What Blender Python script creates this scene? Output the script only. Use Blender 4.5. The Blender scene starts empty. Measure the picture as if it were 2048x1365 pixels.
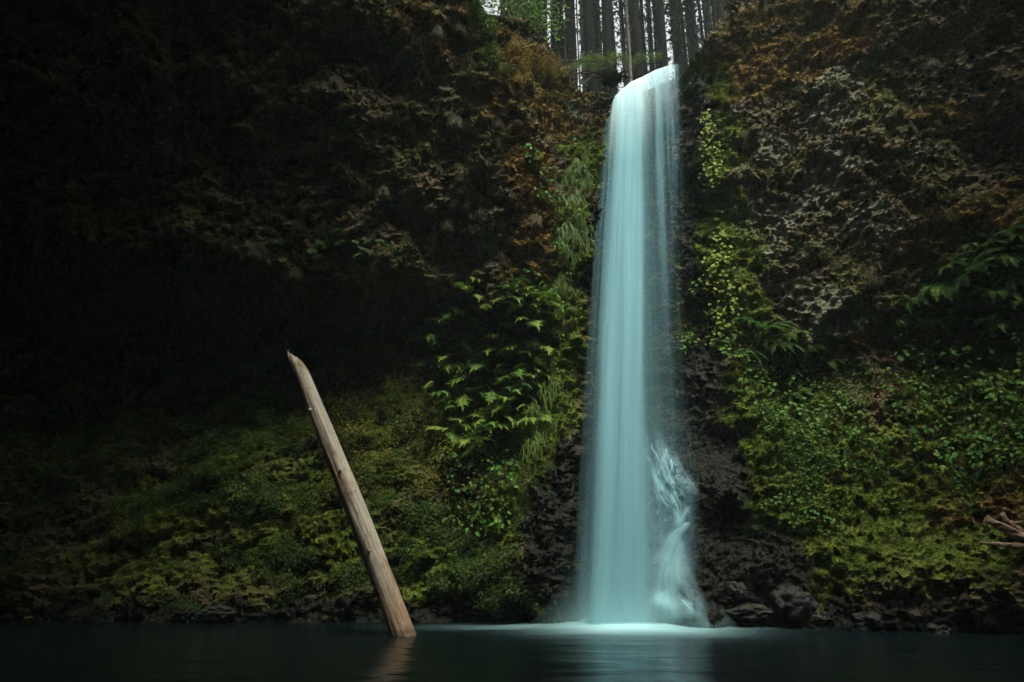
import bpy, math, random
import numpy as np
from mathutils import Vector, Matrix, Quaternion

R = math.radians
rng = np.random.default_rng(7)
random.seed(7)
sc = bpy.context.scene
col = sc.collection

# ------------------------------------------------------------------ camera
CAM_Z, PITCH, FPX = 1.5, R(17.4), 1365.0
cam_d = bpy.data.cameras.new('camera')
cam = bpy.data.objects.new('camera', cam_d)
col.objects.link(cam)
cam.location = (0, 0, CAM_Z)
cam.rotation_euler = (R(90) + PITCH, 0, 0)
cam_d.sensor_width = 36.0
cam_d.lens = 24.0
cam_d.clip_start = 0.05
cam_d.clip_end = 500
sc.camera = cam

# ------------------------------------------------------------------ sky, sun, exposure
SUN_EL, SUN_AZ = R(62), R(166)          # azimuth clockwise from +Y
world = bpy.data.worlds.new('World')
sc.world = world
world.use_nodes = True
wn = world.node_tree
wn.nodes.clear()
w_out = wn.nodes.new('ShaderNodeOutputWorld')
w_bg = wn.nodes.new('ShaderNodeBackground')
w_sky = wn.nodes.new('ShaderNodeTexSky')
w_sky.sky_type = 'NISHITA'
w_sky.sun_disc = False
w_sky.sun_elevation = SUN_EL
w_sky.sun_rotation = SUN_AZ
w_sky.dust_density = 4.0
w_sky.air_density = 1.0
w_bw = wn.nodes.new('ShaderNodeRGBToBW')
w_tint = wn.nodes.new('ShaderNodeMix'); w_tint.data_type = 'RGBA'; w_tint.blend_type = 'MULTIPLY'
w_tint.inputs[0].default_value = 1.0
w_tint.inputs[7].default_value = (0.965, 0.985, 0.925, 1)
w_mix = wn.nodes.new('ShaderNodeMix'); w_mix.data_type = 'RGBA'
w_mix.inputs[0].default_value = 0.88       # an overcast, nearly white sky
wn.links.new(w_sky.outputs[0], w_bw.inputs[0])
wn.links.new(w_bw.outputs[0], w_tint.inputs[6])
wn.links.new(w_sky.outputs[0], w_mix.inputs[6])
wn.links.new(w_tint.outputs[2], w_mix.inputs[7])
wn.links.new(w_mix.outputs[2], w_bg.inputs[0])
w_bg.inputs[1].default_value = 0.085
wn.links.new(w_bg.outputs[0], w_out.inputs[0])

sun_d = bpy.data.lights.new('sun', 'SUN')
sun_d.energy = 1.5
sun_d.angle = R(16)
sun_d.color = (1.0, 0.94, 0.84)
sun = bpy.data.objects.new('sun', sun_d)
col.objects.link(sun)
sd = Vector((math.sin(SUN_AZ) * math.cos(SUN_EL), math.cos(SUN_AZ) * math.cos(SUN_EL), math.sin(SUN_EL)))
sun.rotation_euler = (-sd).to_track_quat('-Z', 'Y').to_euler()
sun.location = sd * 60

sc.view_settings.view_transform = 'Standard'
sc.view_settings.look = 'None'
sc.view_settings.gamma = 1.0
sc.view_settings.use_curve_mapping = False
sc.view_settings.exposure = 2.75
sc.render.engine = 'CYCLES'
cy = sc.cycles
cy.max_bounces = 6
cy.diffuse_bounces = 3
cy.glossy_bounces = 3
cy.transmission_bounces = 4
cy.transparent_max_bounces = 20
cy.use_denoising = True
cy.sample_clamp_indirect = 4.0
cy.caustics_reflective = False
cy.caustics_refractive = False
cy.use_adaptive_sampling = True
cy.adaptive_threshold = 0.004

# ------------------------------------------------------------------ numeric helpers
CP, SP = math.cos(PITCH), math.sin(PITCH)

def ray(px, py):
    cx = (px - 1024.0) / FPX
    cyy = (682.5 - py) / FPX
    return np.array([cx, CP - cyy * SP, SP + cyy * CP])

def at(px, py, Y):
    d = ray(px, py)
    t = Y / d[1]
    return np.array([d[0] * t, Y, CAM_Z + d[2] * t])

_gt = rng.normal(size=(256, 3)); _gt /= np.linalg.norm(_gt, axis=1)[:, None]
_rt = rng.random((256, 3))

def _hash(i, j, k, seed):
    h = (i.astype(np.int64) * 73856093) ^ (j.astype(np.int64) * 19349663) ^ (k.astype(np.int64) * 83492791) ^ (seed * 2654435)
    h = (h ^ (h >> 13)) * 1274126177
    return ((h ^ (h >> 16)) & 255).astype(np.int64)

def perlin(P, seed=0):
    i = np.floor(P).astype(np.int64); f = P - i
    u = f * f * f * (f * (f * 6 - 15) + 10)
    tot = 0
    for dx in (0, 1):
        wx = u[:, 0] if dx else 1 - u[:, 0]
        for dy in (0, 1):
            wy = u[:, 1] if dy else 1 - u[:, 1]
            for dz in (0, 1):
                wz = u[:, 2] if dz else 1 - u[:, 2]
                g = _gt[_hash(i[:, 0] + dx, i[:, 1] + dy, i[:, 2] + dz, seed)]
                dd = g[:, 0] * (f[:, 0] - dx) + g[:, 1] * (f[:, 1] - dy) + g[:, 2] * (f[:, 2] - dz)
                tot = tot + wx * wy * wz * dd
    return tot * 1.5

def fbm(P, octaves=4, seed=0, gain=0.5):
    a, s, tot = 1.0, 0, 0
    Q = P.copy()
    for o in range(octaves):
        tot = tot + a * perlin(Q, seed + o * 17)
        a *= gain; Q = Q * 2.03 + 11.7
    return tot

def ridged(P, octaves=3, seed=0):
    a, tot = 1.0, 0
    Q = P.copy()
    for o in range(octaves):
        tot = tot + a * (1 - 2 * np.abs(perlin(Q, seed + o * 13)))
        a *= 0.5; Q = Q * 2.1 + 5.3
    return tot

def worley(P, seed=0):
    i = np.floor(P).astype(np.int64); f = P - i
    f1 = np.full(len(P), 9.0); f2 = np.full(len(P), 9.0); idr = np.zeros(len(P))
    for dx in (-1, 0, 1):
        for dy in (-1, 0, 1):
            for dz in (-1, 0, 1):
                h = _hash(i[:, 0] + dx, i[:, 1] + dy, i[:, 2] + dz, seed)
                r = _rt[h]
                d = (dx + r[:, 0] - f[:, 0]) ** 2 + (dy + r[:, 1] - f[:, 1]) ** 2 + (dz + r[:, 2] - f[:, 2]) ** 2
                m = d < f1
                f2 = np.where(m, f1, np.minimum(f2, d))
                idr = np.where(m, _rt[(h * 7 + 3) & 255, 0], idr)
                f1 = np.where(m, d, f1)
    return np.sqrt(f1), np.sqrt(f2), idr

def sstep(a, b, x):
    t = np.clip((x - a) / (b - a), 0, 1)
    return t * t * (3 - 2 * t)

def gsmooth(A, sig, axis):
    n = max(1, int(3 * sig)); k = np.exp(-0.5 * (np.arange(-n, n + 1) / sig) ** 2); k /= k.sum()
    pad = [(0, 0)] * A.ndim; pad[axis] = (n, n)
    B = np.pad(A, pad, mode='edge')
    return np.apply_along_axis(lambda v: np.convolve(v, k, mode='valid'), axis, B)

def mesh_np(name, V, F, mats=(), smooth=False, attrs=None, fmat=None):
    """V (n,3), F (m,k) of one face size."""
    V = np.asarray(V, dtype=np.float32); F = np.asarray(F, dtype=np.int32)
    me = bpy.data.meshes.new(name)
    m, k = F.shape
    me.vertices.add(len(V)); me.vertices.foreach_set('co', V.ravel())
    me.loops.add(m * k); me.loops.foreach_set('vertex_index', F.ravel())
    me.polygons.add(m)
    me.polygons.foreach_set('loop_start', np.arange(0, m * k, k, dtype=np.int32))
    me.polygons.foreach_set('use_smooth', np.full(m, smooth, dtype=bool))
    if fmat is not None:
        me.polygons.foreach_set('material_index', np.asarray(fmat, dtype=np.int32))
    me.update(calc_edges=True)
    for mt in mats: me.materials.append(mt)
    if attrs:
        for an, av in attrs.items():
            at_ = me.attributes.new(an, 'FLOAT', 'POINT')
            at_.data.foreach_set('value', np.asarray(av, dtype=np.float32))
    return me

def add_obj(name, me, parent=None, loc=None, rot=None, scale=None, kind=None):
    o = bpy.data.objects.new(name, me)
    col.objects.link(o)
    if parent is not None: o.parent = parent
    if loc is not None: o.location = loc
    if rot is not None:
        if isinstance(rot, Quaternion):
            o.rotation_mode = 'QUATERNION'; o.rotation_quaternion = rot
        else: o.rotation_euler = rot
    if scale is not None: o.scale = scale if hasattr(scale, '__len__') else (scale,) * 3
    if kind: o['kind'] = kind
    return o

def tag(o, label, cat, group=None):
    o['label'] = label; o['category'] = cat
    if group: o['group'] = group
    return o

def thing(name, label, cat, loc=(0, 0, 0), rot=None, scale=None, group=None):
    o = add_obj(name, None, loc=loc, rot=rot, scale=scale)
    o.empty_display_size = 0.1
    return tag(o, label, cat, group)

class Geo:
    """collects verts and faces (quads as tri pairs)"""
    def __init__(s): s.V = []; s.F = []; s.n = 0; s.A = []
    def add(s, V, F, a=None):
        V = np.asarray(V, float); F = np.asarray(F, int)
        s.V.append(V); s.F.append(F + s.n); s.n += len(V)
        s.A.append(np.full(len(V), 0.0) if a is None else np.asarray(a, float))
    def mesh(s, name, mats, smooth=False, attr=None):
        return mesh_np(name, np.vstack(s.V), np.vstack(s.F), mats, smooth, {attr: np.concatenate(s.A)} if attr else None)

def tube(path, rad, n=8, jitter=0.0, caps=True, seed=0, a=None):
    """tris of a tapered tube along a path"""
    path = np.asarray(path, float); m = len(path); rad = np.broadcast_to(np.asarray(rad, float), (m,))
    T = np.gradient(path, axis=0); T /= np.linalg.norm(T, axis=1)[:, None] + 1e-9
    up = np.array([0, 0, 1.0]) if abs(T[:, 2]).mean() < 0.8 else np.array([1.0, 0, 0])
    B = np.cross(T, up); B /= np.linalg.norm(B, axis=1)[:, None] + 1e-9
    N = np.cross(B, T)
    ang = np.linspace(0, 2 * math.pi, n, endpoint=False)
    r_ = np.random.default_rng(seed)
    rr = rad[:, None] * (1 + jitter * r_.normal(size=(m, n)))
    V = path[:, None, :] + rr[..., None] * (np.cos(ang)[None, :, None] * B[:, None, :] + np.sin(ang)[None, :, None] * N[:, None, :])
    V = V.reshape(-1, 3); F = []
    idx = np.arange(m * n).reshape(m, n)
    a0 = idx[:-1]; a1 = np.roll(idx[:-1], -1, 1); b0 = idx[1:]; b1 = np.roll(idx[1:], -1, 1)
    F = np.vstack([np.stack([a0, a1, b1], -1).reshape(-1, 3), np.stack([a0, b1, b0], -1).reshape(-1, 3)])
    if caps:
        V = np.vstack([V, path[0], path[-1]])
        c0, c1 = m * n, m * n + 1
        F = np.vstack([F, np.stack([np.full(n, c0), np.roll(idx[0], -1), idx[0]], -1), np.stack([np.full(n, c1), idx[-1], np.roll(idx[-1], -1)], -1)])
    return V, F

# ------------------------------------------------------------------ node helper
class NT:
    def __init__(s, name):
        s.m = bpy.data.materials.new(name); s.m.use_nodes = True
        s.t = s.m.node_tree; s.t.nodes.clear()
        s.out = s.t.nodes.new('ShaderNodeOutputMaterial')
    def set(s, sock, v):
        if isinstance(v, bpy.types.NodeSocket): s.t.links.new(v, sock)
        elif v is not None:
            if hasattr(v, '__len__') and len(v) == 3 and sock.type == 'RGBA': v = (*v, 1)
            sock.default_value = v
    def n(s, typ, ins=None, **props):
        nd = s.t.nodes.new('ShaderNode' + typ)
        for k, v in props.items(): setattr(nd, k, v)
        for k, v in (ins or {}).items(): s.set(nd.inputs[k], v)
        return nd
    def math(s, op, a, b=None, c=None, clamp=False):
        nd = s.n('Math', operation=op, use_clamp=clamp)
        for i, v in enumerate((a, b, c)):
            if v is not None: s.set(nd.inputs[i], v)
        return nd.outputs[0]
    def mix(s, f, a, b, blend='MIX'):
        nd = s.n('Mix', data_type='RGBA', blend_type=blend)
        s.set(nd.inputs[0], f); s.set(nd.inputs[6], a); s.set(nd.inputs[7], b)
        return nd.outputs[2]
    def ramp(s, f, stops):
        nd = s.n('ValToRGB'); s.set(nd.inputs[0], f)
        cr = nd.color_ramp
        while len(cr.elements) < len(stops): cr.elements.new(0.5)
        for e, (p, c) in zip(cr.elements, stops):
            e.position = p; e.color = (*c, 1) if len(c) == 3 else c
        return nd.outputs[0]
    def mapr(s, v, a, b, c=0.0, d=1.0, smooth=True):
        nd = s.n('MapRange', interpolation_type='SMOOTHSTEP' if smooth else 'LINEAR')
        s.set(nd.inputs[0], v); s.set(nd.inputs[1], a); s.set(nd.inputs[2], b); s.set(nd.inputs[3], c); s.set(nd.inputs[4], d)
        return nd.outputs[0]
    def noise(s, vec, scale, detail=4, rough=0.6, dist=0.0):
        nd = s.n('TexNoise', {'Scale': scale, 'Detail': detail, 'Roughness': rough, 'Distortion': dist})
        if vec is not None: s.t.links.new(vec, nd.inputs['Vector'])
        return nd.outputs[0]
    def attr(s, name): return s.n('Attribute', attribute_name=name).outputs['Fac']
    def pos(s): return s.n('TexCoord').outputs['Object']
    def scaled(s, vec, xyz):
        return s.n('Mapping', {'Vector': vec, 'Scale': xyz}).outputs[0]
    def done(s, shader): s.t.links.new(shader, s.out.inputs[0]); return s.m

def leaf_mat(name, c0, c1, c2, rough=0.62, trans=0.35, island=True, spec=0.15):
    t = NT(name)
    rnd = t.n('NewGeometry').outputs['Random Per Island'] if island else t.n('ObjectInfo').outputs['Random']
    c = t.ramp(rnd, [(0.0, c0), (0.5, c1), (1.0, c2)])
    nz = t.noise(t.n('NewGeometry').outputs['Position'], 0.9, 3)
    c = t.mix(t.mapr(nz, 0.3, 0.7, 0.0, 0.55), c, (c0[0] * .7, c0[1] * .75, c0[2] * .7))
    p = t.n('BsdfPrincipled', {'Base Color': c, 'Roughness': rough, 'Specular IOR Level': spec})
    tr = t.n('BsdfTranslucent', {'Color': c})
    mx = t.n('MixShader', {0: trans})
    t.t.links.new(p.outputs[0], mx.inputs[1]); t.t.links.new(tr.outputs[0], mx.inputs[2])
    return t.done(mx.outputs[0])

# ------------------------------------------------------------------ cliff form: Y = F(x, z)
ZS = np.arange(-2, 27.01, 0.1)
XS = np.arange(-28, 22.01, 0.1)
COLS = {  # left overhang above the view is pushed out to shade the bank below
 -28: [(-2, 12), (0, 11.6), (4, 13), (7.2, 14.5), (8, 13.5), (10, 11), (14, 7.5), (20, 2), (26, -4)],
 -14: [(-2, 17.2), (0, 16.9), (3, 17.8), (7.2, 19.6), (8.0, 19.6), (8.7, 16.2), (11, 14.6), (14, 12.8), (20, 6.4), (26, -5)],
 -8: [(-2, 17.3), (0, 17), (3, 17.7), (6.8, 18.9), (7.8, 19.0), (8.5, 16.2), (11, 15.3), (14, 13.9), (20, 10.2), (26, 2.0)],
 -4: [(0, 17), (3, 17.5), (6.5, 18.5), (7.6, 18.6), (8.3, 16.8), (11, 15.8), (14, 14.5), (20, 12.0), (26, 8.2)],
 -1.8: [(0, 17), (3, 17.3), (6.5, 17.9), (7.4, 18.1), (8.3, 17.3), (11, 16.0), (14, 15.0), (20, 14.2), (26, 14)],
 -0.8: [(0, 16.95), (3, 17.2), (6.5, 17.9), (7.3, 18.1), (8.1, 16.9), (11, 16.0), (14, 15.4), (20, 15.4), (26, 15.4)],
 0.2: [(0, 16.9), (4, 17.2), (7.0, 17.7), (8.5, 17.0), (10.5, 16.6), (12, 17.5), (14, 18.2), (17, 19), (26, 20)],
 1.05: [(0, 16.3), (3, 16.6), (6, 16.95), (10, 17.25), (15.5, 18.1), (26, 22)],
 1.5: [(0, 17.5), (4, 17.7), (10, 17.9), (15.5, 18.4), (26, 24)],
 4.0: [(0, 17.5), (4, 17.9), (10, 18), (15.5, 18.2), (26, 22)],
 5.2: [(0, 17), (4, 17.6), (7, 17.9), (10, 17.8), (16, 18), (26, 22)],
 5.75: [(0, 16.0), (3, 16.4), (6, 16.7), (8, 17), (12, 17.1), (16.5, 17.4), (26, 21)],
 7: [(0, 15.7), (3, 16.2), (5.5, 16.9), (6.6, 17), (7.4, 16.5), (12, 16.3), (16, 16.4), (19, 17), (26, 18)],
 9: [(0, 14.9), (3, 15.6), (5.8, 16.5), (6.6, 16.6), (7.5, 15.8), (10, 15.7), (15, 15.8), (20, 16), (26, 16)],
 11: [(0, 13.4), (3, 14.3), (6, 15.6), (8, 15.4), (10, 14.9), (14, 14.7), (20, 14.0), (26, 13)],
 14: [(0, 11.2), (3, 12.2), (6, 13.4), (8, 13.6), (11, 13.0), (15, 11.8), (20, 9.5), (26, 6)],
 22: [(0, 7.5), (3, 8.5), (7, 9.5), (12, 8.5), (20, 5), (26, 2)],
}
_cx = np.array(sorted(COLS))
_tab = np.stack([np.interp(ZS, [p[0] for p in COLS[k]], [p[1] for p in COLS[k]]) for k in _cx])
_tab = gsmooth(_tab, 2.0, 1)
TAB = np.stack([np.interp(XS, _cx, _tab[:, j]) for j in range(len(ZS))], 1)
TAB = gsmooth(TAB, 2.0, 0)

def xl_of(z):
    return 1.2 + 2.0 * (np.clip(z, 0, 17) / 15.3) ** 1.15

def warp_x(x, z):
    xl = xl_of(z)
    d = x - xl
    left = x - (xl - 1.2) * np.exp(-(np.minimum(d, 0) / 3.5) ** 2)
    mid = 1.2 + (x - xl) / np.maximum(5.6 - xl, 0.3) * (5.6 - 1.2)
    return np.where(d < 0, left, np.where(x < 5.6, mid, x))

def Fbase(x, z):
    xw = warp_x(x, z)
    fx = np.clip((xw - XS[0]) / 0.1, 0, len(XS) - 1.001); fz = np.clip((z - ZS[0]) / 0.1, 0, len(ZS) - 1.001)
    i = fx.astype(int); j = fz.astype(int); u = fx - i; v = fz - j
    y = TAB[i, j] * (1 - u) * (1 - v) + TAB[i + 1, j] * u * (1 - v) + TAB[i, j + 1] * (1 - u) * v + TAB[i + 1, j + 1] * u * v
    def mound(cx, cz, rx, rz, h):
        return h * np.exp(-((x - cx) / rx) ** 2 - ((z - cz) / rz) ** 2)
    # rock buttress that splits the lower cascade, ledges right of it
    y = y - mound(4.0, 1.2, 1.1, 3.0, 1.15) - mound(4.9, 3.1, 0.8, 0.7, 0.9) - mound(3.7, 0.2, 0.75, 0.75, 0.9)
    y = y - mound(5.3, 5.6, 0.5, 1.1, 0.55) - mound(5.2, 1.0, 0.8, 1.0, 0.5)
    # bulges of the left bank
    y = y - mound(-0.3, 1.5, 1.0, 1.2, 0.45) - mound(0.8, 2.5, 0.7, 2.0, 0.35)
    y = y - mound(6.6, 3.0, 0.9, 1.2, 0.45) - mound(8.2, 1.5, 1.3, 0.8, 0.5)
    return y

def hit(px, py):
    """where the pixel's line of sight meets the smooth cliff form"""
    d = ray(px, py)
    t = np.arange(6.0, 40.0, 0.04)
    P = np.array([0, 0, CAM_Z]) + t[:, None] * d
    g = P[:, 1] - Fbase(P[:, 0], P[:, 2])
    k = np.argmax(g > 0)
    if k == 0: k = len(t) - 1
    return P[k]

def splat(blobs):
    """list of (px, py, rx, ry, angle, weight): ellipses on the cliff, in metres once placed"""
    out = []
    for (px, py, rx, ry, ang, w) in blobs:
        c = hit(px, py); s = np.linalg.norm(c - np.array([0, 0, CAM_Z])) / FPX * 0.97
        out.append((c[0], c[2], rx * s, ry * s, R(ang), w))
    return out

def mask(blobs, x, z, wx, wz):
    m = np.zeros_like(x)
    for (cx, cz, rx, rz, a, w) in splat(blobs):
        dx = x + wx - cx; dz = z + wz - cz
        u = dx * math.cos(a) + dz * math.sin(a); v = -dx * math.sin(a) + dz * math.cos(a)
        m = np.maximum(m, w * np.exp(-1.0 * ((u / rx) ** 2 + (v / rz) ** 2) ** 1.5))
    return m

GREEN = [(1175, 320, 40, 100, 0, 1), (1145, 480, 46, 140, 0, 1), (1125, 640, 50, 120, 0, 1), (1110, 790, 60, 100, 0, 1), (1070, 920, 70, 70, 30, .95),
         (1030, 1020, 75, 70, 0, .85), (960, 1090, 90, 60, 0, .7), (1405, 180, 42, 90, 0, 1), (1430, 310, 44, 120, 0, 1), (1435, 430, 44, 90, 0, 1), (1445, 560, 70, 150, 0, 1),
         (1390, 690, 40, 60, 0, .7), (1530, 800, 90, 90, -20, 1), (1540, 900, 90, 120, 0, 1), (1510, 1020, 70, 90, 0, 1), (1640, 860, 110, 90, 0, .85),
         (1600, 1000, 120, 90, 0, .8), (1720, 1000, 150, 100, 0, .65), (1850, 900, 150, 110, 0, .7), (1700, 1100, 160, 70, 0, .6), (1900, 1100, 200, 80, 0, .55),
         (1950, 780, 120, 90, 0, .65), (960, 60, 40, 90, 0, .9), (800, 850, 150, 120, 0, .8), (700, 940, 160, 100, 15, .8), (500, 860, 160, 110, 20, .75),
         (350, 1000, 190, 90, 15, .62), (150, 880, 170, 100, 0, .6), (600, 1080, 220, 90, 0, .6), (300, 1130, 280, 70, 0, .5), (850, 1120, 140, 90, 0, .7),
         (1120, 1000, 30, 60, 0, .6), (950, 800, 130, 130, 0, .5), (1640, 1180, 120, 50, 0, .5), (60, 780, 100, 90, 0, .5)]
ORANGE = [(1570, 20, 110, 30, 0, .7), (1520, 110, 80, 40, 20, .75), (1600, 100, 60, 32, 0, .85), (1680, 60, 50, 60, 0, .8), (1500, 170, 70, 35, 0, .8),
          (1590, 130, 40, 25, 0, 1), (1100, 230, 90, 60, 0, 1), (1150, 190, 60, 30, 0, 1), (1060, 330, 60, 90, 0, .85), (1080, 430, 60, 90, 0, .95), (1055, 520, 60, 60, 0, .85),
          (930, 60, 60, 80, 0, .65), (860, 50, 80, 60, 0, .5), (990, 200, 40, 100, -15, .6), (1030, 300, 40, 60, 0, .6), (1950, 440, 110, 30, -20, .8), (1860, 480, 60, 40, 0, .7),
          (1960, 220, 70, 20, 0, .7), (1850, 225, 45, 25, 0, .6), (2030, 380, 50, 30, 0, .6), (1670, 700, 100, 22, 15, .8), (1990, 960, 110, 60, 20, .8), (1760, 900, 90, 50, 0, .6),
          (1720, 840, 120, 60, 0, .45), (1010, 90, 60, 60, -40, .8), (1080, 130, 60, 30, -20, .9), (1660, 130, 60, 25, 20, .7), (1450, 130, 40, 60, 0, .6),
          (1840, 620, 90, 40, 10, .5), (700, 60, 120, 40, 0, .3), (1150, 570, 25, 60, 0, .5), (1180, 250, 30, 50, 0, .5)]
LICHEN = [(1690, 130, 45, 50, 0, .9), (1650, 215, 55, 40, 0, .8), (1655, 245, 45, 35, 20, .9), (1560, 290, 50, 45, 0, .8), (1520, 330, 30, 30, 0, .7), (1640, 380, 50, 45, 20, .9),
          (1670, 330, 50, 30, 0, .7), (1480, 440, 45, 40, 0, .8), (1560, 430, 50, 45, 0, .75), (1510, 470, 60, 30, 0, .8), (1720, 440, 60, 35, 0, .6), (1650, 610, 40, 40, 0, .8),
          (1590, 590, 50, 45, 0, .6), (1710, 605, 25, 14, 0, 1), (1670, 640, 30, 35, 0, .9), (1640, 655, 15, 15, 0, .9), (1780, 470, 60, 40, 0, .5), (1475, 210, 20, 18, 0, .9),
          (1830, 320, 60, 60, 0, .45), (1740, 250, 80, 90, 0, .4), (980, 500, 50, 60, 0, .6), (1000, 440, 70, 80, 0, .4), (1170, 240, 30, 50, 0, .6), (820, 710, 12, 50, 0, .7),
          (960, 400, 60, 120, 0, .35), (600, 400, 150, 80, 0, .3), (300, 250, 150, 100, 0, .25), (1990, 140, 50, 60, 0, .35), (880, 560, 60, 40, 0, .35)]
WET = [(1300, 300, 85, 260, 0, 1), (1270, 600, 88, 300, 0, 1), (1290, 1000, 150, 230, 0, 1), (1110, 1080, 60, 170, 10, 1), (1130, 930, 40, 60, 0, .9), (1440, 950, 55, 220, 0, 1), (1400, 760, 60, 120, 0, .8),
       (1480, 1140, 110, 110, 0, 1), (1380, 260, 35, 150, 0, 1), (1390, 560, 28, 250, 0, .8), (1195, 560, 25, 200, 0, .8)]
SOIL = [(1720, 740, 90, 60, 0, .9), (1770, 830, 80, 50, 0, .8), (1650, 700, 60, 30, 0, .7), (1850, 800, 70, 60, 0, .4), (1880, 680, 70, 60, 0, .5), (1120, 640, 30, 60, 0, .3)]

# rim of the cliff
RX = [-28, -2.3, -1.5, -1.1, -0.7, -0.2, 0.5, 1.2, 2.0, 2.7, 3.2, 4.0, 4.8, 5.35, 5.95, 6.5, 7.1, 8, 9, 22]
RZ = [26, 26, 19, 16.3, 15.6, 15.7, 16.1, 16.1, 15.7, 15.3, 14.9, 15.45, 15.85, 15.9, 16.3, 17.2, 18.8, 22, 26, 26]

gx = np.concatenate([np.linspace(-27, -15, 24, endpoint=False), np.arange(-15, 12.6, 0.046), np.linspace(12.8, 21, 20)])
R1, R2, R3 = 375, 20, 60
ztop = np.interp(gx, RX, RZ)
zmid = np.minimum(ztop, 17.6)
v1 = np.linspace(0, 1, R1); v2 = np.linspace(0, 1, R2 + 1)[1:]
gz = np.concatenate([-1.2 + v1[:, None] * (zmid + 1.2)[None, :], zmid[None, :] + v2[:, None] * (ztop - zmid)[None, :]], 0)
GX = np.broadcast_to(gx[None, :], gz.shape).copy()
GY = Fbase(GX.ravel(), gz.ravel()).reshape(gz.shape)
# ground behind the rim
s3 = (np.linspace(0, 1, R3 + 1)[1:] ** 1.6) * 34
bank = np.interp(gx, [-28, 0.5, 1.6, 2.6, 3.1, 5.2, 5.8, 22], [.75, .62, .45, .35, .12, .12, .35, .5])
rise = np.interp(s3, [0, 4, 9, 34], [0, 1, 1.9, 3.0])[:, None] * 4 * bank[None, :] * 0.9
yr, zr = GY[-1], gz[-1]
G3Y = yr[None, :] + s3[:, None]; G3Z = zr[None, :] + rise
ALLX = np.vstack([GX, gx[None, :] + s3[:, None] * .40 * sstep(4.6, 5.5, gx)[None, :]]); ALLY = np.vstack([GY, G3Y]); ALLZ = np.vstack([gz, G3Z])
nr, nc = ALLX.shape
P = np.stack([ALLX, ALLY, ALLZ], -1)
du = np.gradient(P, axis=1); dv = np.gradient(P, axis=0)
NRM = np.cross(dv, du); NRM /= np.linalg.norm(NRM, axis=2)[..., None] + 1e-9
Pf = P.reshape(-1, 3); Nf = NRM.reshape(-1, 3)
wx = 0.36 * fbm(Pf * 1.1, 3, 91); wz = 0.42 * fbm(Pf * 1.1, 3, 97)
xf, zf = Pf[:, 0], Pf[:, 2]
M = {k: mask(b, xf, zf, wx, wz) for k, b in (('green', GREEN), ('orange', ORANGE), ('lichen', LICHEN), ('wet', WET), ('soil', SOIL))}
plateau = np.zeros((nr, nc)); plateau[R1 + R2:, :] = 1; plateau = plateau.ravel()
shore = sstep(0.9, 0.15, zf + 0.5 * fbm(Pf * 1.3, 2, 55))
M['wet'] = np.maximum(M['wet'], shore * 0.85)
M['green'] = np.clip(M['green'] * (1 - sstep(.5, .9, M['wet']) * 0.85), 0, 1)
M['orange'] = np.maximum(M['orange'], plateau * 0.4)
film = np.clip(.30 + .45 * fbm(Pf * .55, 3, 131), 0, .55) * (1 - sstep(.4, .8, M['wet']))
M['film'] = film
soft = np.clip(np.maximum(np.maximum(M['green'], M['orange'] * 0.75), M['soil']) * (1 - 0.5 * M['lichen']), 0, 1)
f1, f2, cid = worley(Pf * np.array([1.25, 1.25, 1.6]) + 0.35 * fbm(Pf * 1.5, 2, 4)[:, None], 3)
g1, g2, gid = worley(Pf * np.array([3.6, 3.6, 4.6]) + 0.3 * fbm(Pf * 3, 2, 9)[:, None], 5)
k1, k2, kid = worley(Pf * 8.5 + 0.3, 8)
rock = 0.15 * (cid - 0.5) + 0.10 * (0.5 - f1) + 0.14 * (gid - 0.5) + 0.06 * (0.5 - g1) + 0.065 * (kid - 0.5) + 0.085 * (0.5 - k1) \
     - 0.05 * np.exp(-((g2 - g1) / 0.07) ** 2) - 0.06 * np.exp(-((f2 - f1) / 0.06) ** 2) + 0.06 * fbm(Pf * 5, 4, 31, .65)
led = ridged(np.stack([Pf[:, 0] * 0.35 + Pf[:, 2] * 0.18, Pf[:, 1] * 0.4, Pf[:, 2] * 1.1 - Pf[:, 0] * 0.45], 1), 3, 21)
moss = 0.15 * (0.6 - g1) * 1.6 + 0.16 * fbm(Pf * 2.6, 4, 41, .6) + 0.08 * (0.5 - k1) + 0.05 * fbm(Pf * 11, 2, 47)
big = 0.40 * fbm(Pf * 0.42, 3, 61)
farleft = sstep(1.0, -2.0, xf)
low = sstep(8.5, 6.5, zf)
d = big * (1 - 0.5 * plateau) + rock * (1 - 0.72 * soft) * (1 - 0.3 * plateau) + moss * soft + 0.24 * led * low * (0.35 + 0.65 * farleft) \
    + 0.05 * led * (1 - low)
infall = sstep(0.0, 0.5, xf - xl_of(zf)) * sstep(5.7, 5.2, xf) * (1 - plateau)
d = d * (1 - 0.2 * infall)
Pd = Pf + Nf * d[:, None]
idx = np.arange(nr * nc).reshape(nr, nc)
CF = np.stack([idx[:-1, :-1], idx[:-1, 1:], idx[1:, 1:], idx[1:, :-1]], -1).reshape(-1, 4)

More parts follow.
